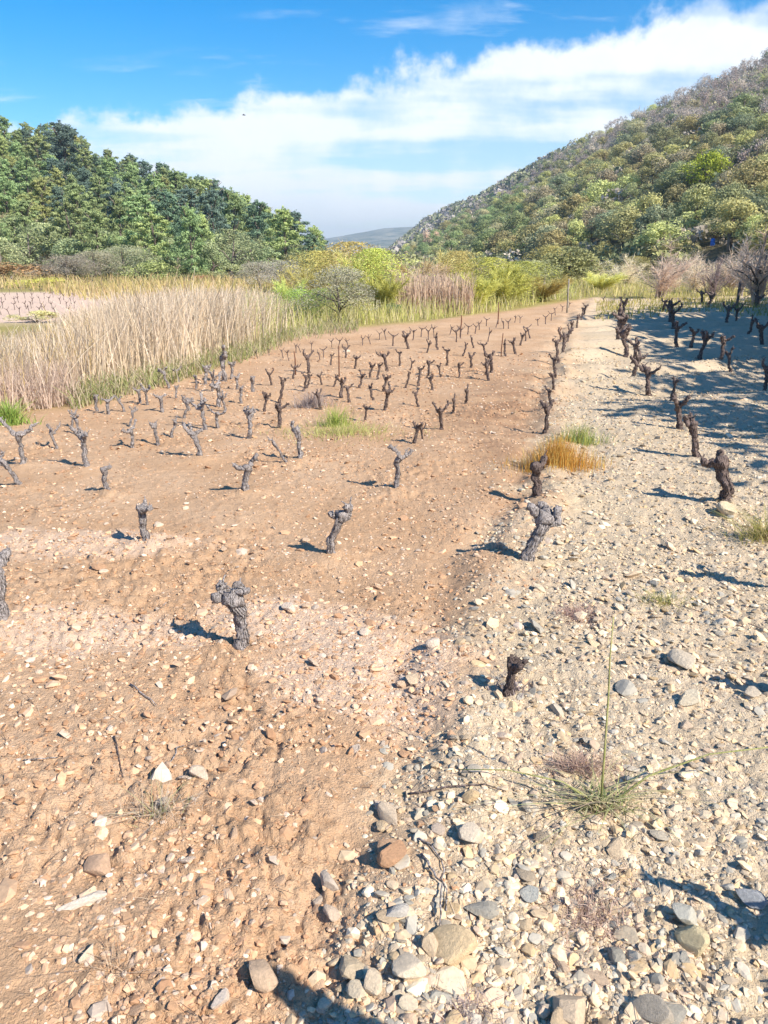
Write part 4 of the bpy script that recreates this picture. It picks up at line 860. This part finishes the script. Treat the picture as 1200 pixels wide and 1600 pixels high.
# ---- bushes of the middle ground: kind, px, distance, top py, width px, colour, label, category
LIME, LIME2, YEL = (.33, .355, .09), (.26, .295, .085), (.38, .36, .13)
MIDDLE = [
 ('lime', 585, 27, 388, 105, LIME, 'bright lime bush in the centre beside the straw patch', 'bush'),
 ('lime', 548, 33, 378, 130, YEL, 'yellowish bush behind the silver shrub', 'bush'),
 ('lime', 498, 34, 392, 100, YEL, 'yellow-green bush left behind the silver shrub', 'bush'),
 ('feather', 604, 25, 404, 90, (.36, .38, .11), 'feathery lime shrub at the left end of the straw patch', 'bush'),
 ('feather', 565, 30, 380, 110, (.42, .40, .15), 'feathery yellow shrub behind the silver shrub', 'bush'),
 ('feather', 480, 27, 398, 100, (.40, .39, .15), 'feathery yellow-green shrub left of the silver shrub', 'bush'),
 ('feather', 452, 25, 420, 80, (.36, .38, .13), 'low feathery green shrub at the reed end', 'bush'),
 ('feather', 748, 27, 408, 85, (.40, .40, .13), 'feathery lime shrub at the right end of the straw patch', 'bush'),
 ('feather', 792, 30, 400, 100, (.38, .39, .12), 'feathery yellow-green shrub between the lime bushes', 'bush'),
 ('feather', 850, 33, 412, 90, (.40, .38, .14), 'feathery olive shrub before the pale post', 'bush'),
 ('feather', 655, 38, 384, 100, (.46, .40, .22), 'feathery tan shrub rising behind the straw patch', 'bush'),
 ('feather', 705, 44, 380, 95, (.44, .39, .20), 'second feathery tan shrub rising behind the straw patch', 'bush'),
 ('feather', 510, 46, 382, 90, (.40, .36, .17), 'feathery ochre shrub under the left skyline end', 'bush'),
 ('feather', 940, 42, 412, 80, (.44, .40, .18), 'feathery pale olive shrub right of the dark round bush', 'bush'),
 ('silver', 528, 22, 402, 118, (.29, .29, .225), 'silver-grey leafy shrub with pale twigs at the field end', 'bush'),
 ('lime', 466, 23, 452, 70, (.26, .32, .09), 'low lime green bush at the end of the reeds', 'bush'),
 ('lime', 500, 24, 450, 60, (.22, .28, .10), 'low green bush under the silver shrub', 'bush'),
 ('silver', 440, 40, 396, 80, (.30, .29, .26), 'dusky grey shrub behind the reed end', 'bush'),
 ('silver', 402, 46, 402, 70, (.34, .33, .27), 'dull grey-green shrub behind the reeds, left of the dusky one', 'bush'),
 ('bare_fine', 540, 40, 366, 60, (.56, .46, .34), 'tall straw-coloured feathery bush on the centre skyline', 'bush'),
 ('bare_fine', 690, 29, 404, 90, (.44, .36, .29), 'pinkish leafless bush behind the straw patch, right one', 'bush'),
 ('bare_fine', 645, 31, 400, 85, (.43, .35, .28), 'pinkish leafless bush behind the straw patch, left one', 'bush'),
 ('scrub', 734, 27, 446, 45, (.26, .28, .16), 'small dull green shrub right of the straw patch', 'bush'),
 ('lime', 765, 31, 402, 100, LIME, 'lime bush right of the straw patch', 'bush'),
 ('lime', 718, 40, 392, 80, YEL, 'yellow-green bush peeping over the straw patch', 'bush'),
 ('lime', 820, 34, 408, 105, LIME2, 'broad green bush with dark base right of the lime one', 'bush'),
 ('scrub', 614, 24.5, 490, 34, (.08, .13, .07), 'tiny dark green shrub at the field end', 'bush'),
 ('silver', 836, 44, 398, 90, (.34, .34, .20), 'grey-green shrub left of the dark round bush', 'bush'),
 ('oak', 893, 46, 376, 100, (.20, .21, .10), 'dark round bush behind the tall pale post', 'tree'),
 ('lime', 860, 58, 384, 70, (.32, .31, .11), 'yellow-green bush peeping behind the grey-green shrub', 'bush'),
 ('bare_fine', 940, 46, 402, 90, (.48, .43, .355), 'greyish leafless bush right of the dark round bush', 'bush'),
 ('bare_fine', 985, 50, 390, 80, (.50, .435, .355), 'pale leafless bush, second right of the dark round bush', 'bush'),
 ('bare_fine', 1038, 36, 372, 120, (.56, .49, .41), 'wide pinkish leafless bush with thin stems on the right', 'bush'),
 ('bare_fine', 1090, 42, 384, 90, (.54, .47, .40), 'pinkish leafless bush right of the widest one', 'bush'),
 ('bare', 1122, 36, 388, 56, (.22, .18, .19), 'dark twiggy little tree among pinkish bushes on the right', 'tree'),
 ('bare_fine', 1150, 44, 378, 100, (.46, .385, .33), 'brownish leafless bush near the right edge', 'bush'),
 ('bare', 1192, 32, 338, 110, (.42, .325, .27), 'russet bare tree cut by the right edge', 'tree'),
 ('bare', 1165, 40, 360, 70, (.32, .28, .28), 'dark bare tree left of the russet one', 'tree'),
 ('lime', 995, 60, 400, 50, (.31, .31, .11), 'small yellow-green bush behind the pale leafless bush', 'bush'),
 ('scrub', 20, 62, 398, 110, (.36, .27, .13), 'ochre bush at the left edge below the pines', 'bush'),
 ('silver', 102, 58, 390, 86, (.33, .31, .25), 'pale grey olive bush below the pines, leftmost', 'bush'),
 ('silver', 146, 60, 384, 80, (.30, .29, .215), 'pale grey olive bush, second from the left below the pines', 'bush'),
 ('silver', 192, 62, 376, 90, (.27, .275, .19), 'taller grey-green olive bush below the pines', 'bush'),
 ('scrub', 230, 60, 392, 70, (.26, .30, .13), 'mid-green bush right of the grey olive bushes', 'bush'),
 ('scrub', 60, 52, 428, 80, (.40, .36, .11), 'low mustard shrub on the ochre meadow', 'bush'),
 ('scrub', 128, 48, 446, 46, (.42, .38, .14), 'smallest mustard shrub on the ochre meadow', 'bush'),
 ('scrub', 42, 24, 480, 66, (.38, .34, .20), 'rounded straw-green shrub before the far pale plot', 'bush'),
 ('scrub', 318, 60, 426, 40, (.42, .24, .14), 'rusty brown bush behind the reeds', 'bush'),
 ('scrub', 290, 64, 408, 60, (.20, .25, .11), 'dark green bush behind the reeds', 'bush'),
 ('scrub', 360, 60, 404, 64, (.26, .28, .15), 'olive bush behind the reeds', 'bush'),
 ('scrub', 612, 70, 402, 60, (.26, .27, .18), 'grey-green bush far behind the lime bush', 'bush'),
 ('scrub', 660, 75, 398, 60, (.30, .28, .20), 'dun bush far behind the straw patch', 'bush'),
 ('scrub', 574, 78, 396, 50, (.28, .28, .19), 'dun bush far behind the yellowish bush', 'bush'),
 ('scrub', 770, 70, 404, 50, (.34, .30, .24), 'mauve-grey bush far behind the lime bushes', 'bush'),
]
for (kind, px, dist, tp, wpx, col, lab, cat) in MIDDLE:
    x, y = along(px, dist); z = float(hills(x, y)) + (0.0); h = top_z(x, y, tp) - z; w = wpx / FPX * dist * (1.5 if kind in ('lime', 'silver') else 1.3)
    if kind in ('oak', 'scrub'): z -= h * .16; h *= 1.16
    plant(kind, x, y, max(h, .5), w, col, lab, cat, None, z)
# straw patch in the centre
n = 3200; px = rg.uniform(618, 742, n); x = np.zeros(n); y = np.zeros(n)
for i in range(n): x[i], y[i] = along(px[i], rg.uniform(25.5, 29))
tag(put('straw_reeds', strips('straw_reeds', np.stack([x, y, ground_z(x, y, False)], -1), rg.uniform(.5, 1.22, n), np.stack([rg.normal(0, .12, n), rg.normal(0, .12, n), np.zeros(n)], -1), np.full(n, .028),
    pal_pick([(.60, .44, .32), (.66, .52, .38), (.54, .38, .28), (.58, .46, .38)], n), 3, .4, rg)), 'pinkish straw reeds behind the field, centre right', 'reeds', kind='stuff')
# ---- the wooded hillsides
occ = np.zeros((170, 260), bool)        # coarse bearing/elevation raster, so that trees no one could see are left out
def seen(x, y, z0, h, w, keep=.14):
    r = math.hypot(x, y); az = math.degrees(math.atan2(x, y)); e1 = math.degrees(math.atan2(z0 + h - CAM_H, r)); e0 = math.degrees(math.atan2(z0 + h * .15 - CAM_H, r)); hw = math.degrees(w * .24 / r)
    a0, a1 = int((az - hw + 32.5) * 4), int((az + hw + 32.5) * 4) + 1; b0, b1 = int((e0 + 3) * 8), int((e1 + 3) * 8) + 1
    if a1 <= 0 or a0 >= 260: return False
    a0, b0 = max(a0, 0), max(b0, 0); sub = occ[b0:b1, a0:a1]
    if sub.size == 0: return False
    f = 1 - sub.mean(); m = max(1, int((b1 - b0) * .72)); occ[b0:b0 + m, a0:a1] = True
    return f >= keep
def poisson(cands, dmin):
    grid = {}; out = []
    for c in cands:
        d = dmin(c[0], c[1]); k = (int(c[0] // 3), int(c[1] // 3)); ok = True; m = int(d // 3) + 1
        for i in range(-m, m + 1):
            for j in range(-m, m + 1):
                for q in grid.get((k[0] + i, k[1] + j), ()):
                    if (q[0] - c[0]) ** 2 + (q[1] - c[1]) ** 2 < d * d: ok = False; break
                if not ok: break
            if not ok: break
        if ok: grid.setdefault(k, []).append(c); out.append(c)
    return out
rh = np.random.default_rng(90); TREES = []
def polar_c(n, a0, a1, r0, r1):
    r = np.sqrt(rh.uniform(r0 * r0, r1 * r1, n)); a = np.radians(rh.uniform(a0, a1, n)); return list(zip(r * np.sin(a), r * np.cos(a)))
# left: pines
for (x, y) in sorted(poisson(polar_c(5000, -31, -4.3, 64, 172), lambda x, y: 3.0), key=lambda q: math.hypot(*q)):
    r = math.hypot(x, y); az = math.degrees(math.atan2(x, y)); z = float(hills(x, y))
    if az > -7 and r > 140: continue
    h = rh.uniform(4.6, 7.6) * (0.92 if az < -16 else 1.0); h *= np.interp(az, [-9, -6, -4.3], [1, .75, .55]); w = h * rh.uniform(.85, 1.15)
    if rh.random() < (.6 if r < 84 else .07): kind, col, h, w = ['olive', 'oak', 'grey'][rh.integers(0, 3)], [(.23, .25, .14), (.28, .28, .16), (.20, .22, .12)][rh.integers(0, 3)], h * .62, h * .85
    else:
        kind = 'pine'; u = rh.random(); yel = 1 - sstep(-17, -11, az)
        col = (.20, .24, .115) if u < .45 * yel + .1 else (.255, .27, .115) if u < .45 * yel + .3 else (.12, .17, .115) if u < .8 else (.105, .145, .12)
    if seen(x, y, z, h, w * .62): TREES.append((kind, x, y, z, h, w, col, 'left'))
TREES.append(('pine', *along(118, 122), float(hills(*along(118, 122))), 8.8, 10.5, (.10, .14, .125), 'bigpine'))
# right: maquis, oaks and leafless trees
occ[:] = False
def rad_min(x, y): r = math.hypot(x, y); return 2.25 if r < 110 else 2.9 if r < 190 else 3.7
for (x, y) in sorted(poisson(polar_c(9000, 1.5, 30, 58, 310), rad_min), key=lambda q: math.hypot(*q)):
    r = math.hypot(x, y); az = math.degrees(math.atan2(x, y)); z = float(hills(x, y))
    rf_, rc_ = np.interp(az, RA, RF), np.interp(az, RA, RC); tq = (r - rf_) / (rc_ - rf_)
    if tq < .02 or tq > 1.06: continue
    nz = float(fbm(np.array([x]), np.array([y]), 1 / 30., 2, 7)[0]); u = rh.random()
    h = rh.uniform(2.0, 4.9); w = h * rh.uniform(1.0, 1.6)
    grey = sstep(.30, .75, tq * .9 + (nz - .5) * .9 + .12 * (az > 18)); 
    if u < grey * .85:
        kind = 'grey' if rh.random() < .8 else 'bare'; col = [(.28, .24, .235), (.32, .27, .255), (.24, .225, .225), (.34, .28, .25)][rh.integers(0, 4)]; h *= 1.05
    else:
        v = rh.random(); kind = 'oak' if v < .7 else 'scrub'
        col = [(.23, .225, .11), (.27, .26, .12), (.18, .195, .105), (.32, .30, .135), (.26, .24, .16), (.15, .17, .11)][rh.integers(0, 6)]
        if az < 10 and rh.random() < .6: col = (.165, .205, .10)
    if seen(x, y, z, h, w, .22): TREES.append((kind, x, y, z, h, w, col, 'right'))
def tcolor(kind, c):
    if kind in ('grey', 'bare'): return 'mauve-grey' if c[0] - c[1] > .045 else 'grey'
    l = c[0] + c[1]
    return 'yellow-green' if l > .65 else 'olive green' if l > .50 else 'mid-green' if c[0] > .15 else 'dark green'
WORD = {'pine': 'pine', 'oak': 'round oak', 'olive': 'low olive tree', 'grey': 'half-bare tree', 'bare': 'leafless tree', 'scrub': 'low maquis bush'}
SPECIAL = [(1103, 258, 'oak', (.27, .34, .045), 5.0, 'vivid lime tree alone high on the right hillside'), (672, 378, 'grey', (.52, .36, .31), 5.5, 'reddish bare tree at the far foot of the right hill')]
buckets = {}
for T in TREES:
    kind, x, y, z, h, w, col, side = T; px, py = project(x, y, z + h * .6)
    if side == 'bigpine': plant('pine', x, y, h, w, col, 'largest dark pine standing above the left wooded skyline', 'tree', None, z); continue
    if side == 'left': zone = 'upper left wood' if py < 300 else 'lower left wood'
    else: zone = 'upper right hillside' if py < 240 else 'middle right hillside' if py < 330 else 'right hill foot'
    buckets.setdefault((WORD[kind], tcolor(kind, col), zone), []).append((px, T))
for (wd, cn, zone), L in buckets.items():
    L.sort(key=lambda q: q[0])
    for k, (px, (kind, x, y, z, h, w, col, side)) in enumerate(L):
        lab = f'{cn} {wd} on the {zone}, {ordn(k + 1)} such from the left' if len(L) > 1 else f'only {cn} {wd} on the {zone}'
        if side == 'left': lab = lab.replace(' on the ', ' in the ')
        plant(kind, x, y, h, w, tuple(min(q * k_, .37) for q, k_ in zip(col, ((1.0, 1.06, 1.06) if side == 'left' else (1.18, 1.18, 1.18) if kind in ('grey', 'bare') else (1.28, 1.28, 1.28)))), lab, 'bush' if kind == 'scrub' else 'tree', f'{wd}s on the {"left" if side == "left" else "right"} slope', z, rh, .15)
for (px, py, kind, col, h, lab) in SPECIAL:
    d = ray(px, py); best = None
    for s in np.arange(60 if px > 900 else 230, 520, 1.0):
        p = d * s / math.hypot(d[0], d[1]); zz_ = CAM_H + p[2]
        if zz_ - h * .6 <= float(hills(p[0], p[1])): best = p; break
    if best is not None: plant(kind, best[0] * .97, best[1] * .97, h, h * 1.2, col, lab, 'tree', None, float(hills(best[0] * .97, best[1] * .97)) + .5)
# far woods beyond: one mass
def far_wood(name, pts, hs, ws, cols, rng, per=46, size=.16):
    n = len(pts); P = rng.normal(size=(n, per, 3)); P /= np.linalg.norm(P, axis=2)[..., None]; P[..., 2] = np.abs(P[..., 2]) * .9 - .1
    C = P * np.stack([ws * .5, ws * .5, hs * .75], -1)[:, None] * rng.uniform(.75, 1.05, (n, per, 1)); z = hills(pts[:, 0], pts[:, 1])
    C = C + np.stack([pts[:, 0], pts[:, 1], z + hs * .3], -1)[:, None]
    sz = np.repeat(ws * size * 1.4, per)
    V, F = leaf_cards(C.reshape(-1, 3), (P + rng.normal(0, .5, P.shape)).reshape(-1, 3), 1.0, rng, 1.2)
    Cc = np.repeat(C.reshape(-1, 3), 4, 0); V = Cc + (V - Cc) * np.repeat(sz, 4)[:, None]
    col = np.repeat(cols * rng.uniform(.75, 1.25, (n, 1)), per * 4, 0) * np.repeat(rng.uniform(.75, 1.25, n * per), 4)[:, None]
    return mesh_np(name, V, F, M_strip, False, [('Col', 'FLOAT_COLOR', col)])
c = np.array([q for q in polar_c(3600, -5, 14, 290, 1000)]); r = np.hypot(*c.T); az = np.degrees(np.arctan2(c[:, 0], c[:, 1]))
rf_, rc_ = np.interp(az, RA, RF), np.interp(az, RA, RC); tq = (r - rf_) / (rc_ - rf_); c = c[(tq > .0) & (tq < 1.03)]
n = len(c); pal = np.array([(.24, .22, .20), (.28, .25, .23), (.19, .20, .12), (.22, .22, .13), (.15, .17, .10)])
tag(put('far_woodland', far_wood('far_woodland', c, rh.uniform(3.2, 5.2, n), rh.uniform(5, 8, n), pal[rh.integers(0, 5, n)] * 1.7, rh, 44, .115)), 'grey-green woodland receding along the far end of the right hill', 'woodland', kind='stuff')
c = np.array([q for q in polar_c(500, -7, 9, 85, 330)]); r = np.hypot(*c.T); az = np.degrees(np.arctan2(c[:, 0], c[:, 1]))
c = c[r < np.interp(az, RA, RF) + 25]; n = len(c)
tag(put('valley_scrub', far_wood('valley_scrub', c, rh.uniform(1.5, 2.4, n), rh.uniform(3, 5, n), np.array([(.26, .27, .16), (.32, .29, .21), (.22, .25, .13), (.30, .30, .14)])[rh.integers(0, 4, n)] * 1.4, rh, 150, .05)), 'low scrub filling the valley floor behind the centre bushes', 'scrub', kind='stuff')
# maquis undergrowth between the trees of both slopes
c = np.array(polar_c(3600, -32, 32, 62, 300)); r = np.hypot(*c.T); az = np.degrees(np.arctan2(c[:, 0], c[:, 1]))
rf_, rc_ = np.interp(az, RA, RF), np.interp(az, RA, RC); tq = (r - rf_) / (rc_ - rf_)
c = c[((az > 1) & (tq > .0) & (tq < 1.03)) | ((az < -5) & (r > 74) & (r < 165))]; n = len(c)
tag(put('hillside_scrub', far_wood('hillside_scrub', c, rh.uniform(1.2, 2.8, n), rh.uniform(2.6, 4.6, n), np.array([(.28, .28, .12), (.24, .25, .12), (.34, .31, .17), (.38, .33, .27), (.20, .22, .11)])[rh.integers(0, 5, n)] * 1.35, rh, 62, .07)), 'low maquis filling the gaps between the hillside trees', 'scrub', kind='stuff')
# trees outside the view on the right, whose shade reaches the far vines
for k, (x, y, h, w) in enumerate(((12.4, 8.0, 6.8, 7.5), (12.6, 11.0, 7.6, 8), (13.6, 14.6, 8.4, 8.5), (14.6, 18.0, 9.0, 9), (17.0, 20.8, 9.4, 9.5), (20.4, 24.0, 9.8, 9.5), (24.5, 27.5, 10, 10), (16.0, 11.8, 9.0, 9), (17.6, 15.4, 9.6, 9), (22, 20, 10, 10), (26, 24, 10.5, 10))):
    plant('oak', x, y, h, w, (.13, .15, .07), f'shade tree beyond the right edge, {ordn(k + 1)} from the camera', 'tree', 'shade trees beyond the right edge', None)
for k, (x, y, h) in enumerate(((9.4, 4.8, 5.6), (10.4, 5.8, 6.2), (11.2, 6.6, 6.6), (11.8, 7.2, 7.2))):
    plant('grey', x, y, h, 7, (.22, .18, .17), f'leafless shade tree beyond the right edge, {ordn(k + 1)} from the camera', 'tree', 'shade trees beyond the right edge', None)
# ---- small things far off
x, y = along(1111, 66); z = float(hills(x, y)); V, F = tube([(0, 0, 0), (0, 0, .04), (0, 0, .30), (0, 0, .32), (0, 0, .34), (0, 0, .58), (0, 0, .60), (0, 0, .62), (0, 0, .86), (0, 0, .9)], [.27, .29, .29, .305, .29, .29, .305, .29, .29, .26], 18)
bz = top_z(x, y, 373) - .5
e = empty('blue_drum', (x, y, max(z, bz)), 0, (.55, .55, .55)); put('drum_body', mesh_np('drum_body', V, tri_quads(F), M_blue, True), e)
V, F = tube([(.1, 0, .9), (.1, 0, .94)], [.06, .06], 10); put('bung', mesh_np('bung', V, tri_quads(F), M_blue, True), e); tag(e, 'small blue drum among the leafless bushes at the right hill foot', 'drum')
# bird
d = ray(381, 180); s = 55 / math.hypot(d[0], d[1]); bp = (d[0] * s, d[1] * s, CAM_H + d[2] * s)
V, F = tube([(-.11, 0, 0), (-.06, 0, .01), (0, 0, .012), (.06, 0, .008), (.10, 0, .01), (.125, 0, .005)], [.012, .022, .03, .024, .018, .004], 8); F = list(map(tuple, tri_quads(F))); V = list(map(tuple, V))
for sg in (-1, 1):
    o = len(V); V += [(.05, sg * .02, .02), (-.04, sg * .02, .015), (-.02, sg * .12, .05), (.05, sg * .12, .055), (-.03, sg * .24, .03), (.0, sg * .24, .033)]
    F += [(o, o + 1, o + 2), (o, o + 2, o + 3), (o + 3, o + 2, o + 4), (o + 3, o + 4, o + 5)]
o = len(V); V += [(-.10, .01, .0), (-.10, -.01, .0), (-.19, .035, .005), (-.19, -.035, .005)]; F += [(o, o + 1, o + 3), (o, o + 3, o + 2)]
tag(put('bird', mesh_np('bird', V, F, M_bird), None, bp, (.3, 0, .5)), 'tiny dark bird gliding before the cloud bank', 'bird')

# ------------------------------------------------------------------ haze: the valley air
hv = [(-1, -1), (1, -1), (1, 1), (-1, 1)]
V = [(a * 3600, b * 3600, zq) for zq in (-2.0, 118.0) for a, b in hv]
F = [(0, 3, 2, 1), (4, 5, 6, 7), (0, 1, 5, 4), (1, 2, 6, 5), (2, 3, 7, 6), (3, 0, 4, 7)]
M_haze = bpy.data.materials.new('valley_air'); M_haze.use_nodes = True; t = M_haze.node_tree; t.nodes.clear()
pv = N(t, 'ShaderNodeVolumePrincipled', inp={'Color': (.72, .86, 1.0, 1), 'Density': 0.00040, 'Anisotropy': 0.2}); ou = N(t, 'ShaderNodeOutputMaterial'); t.links.new(pv.outputs[0], ou.inputs['Volume'])
HAZE = True
if HAZE: tag(put('haze', mesh_np('haze', V, F, M_haze)), kind='stuff')
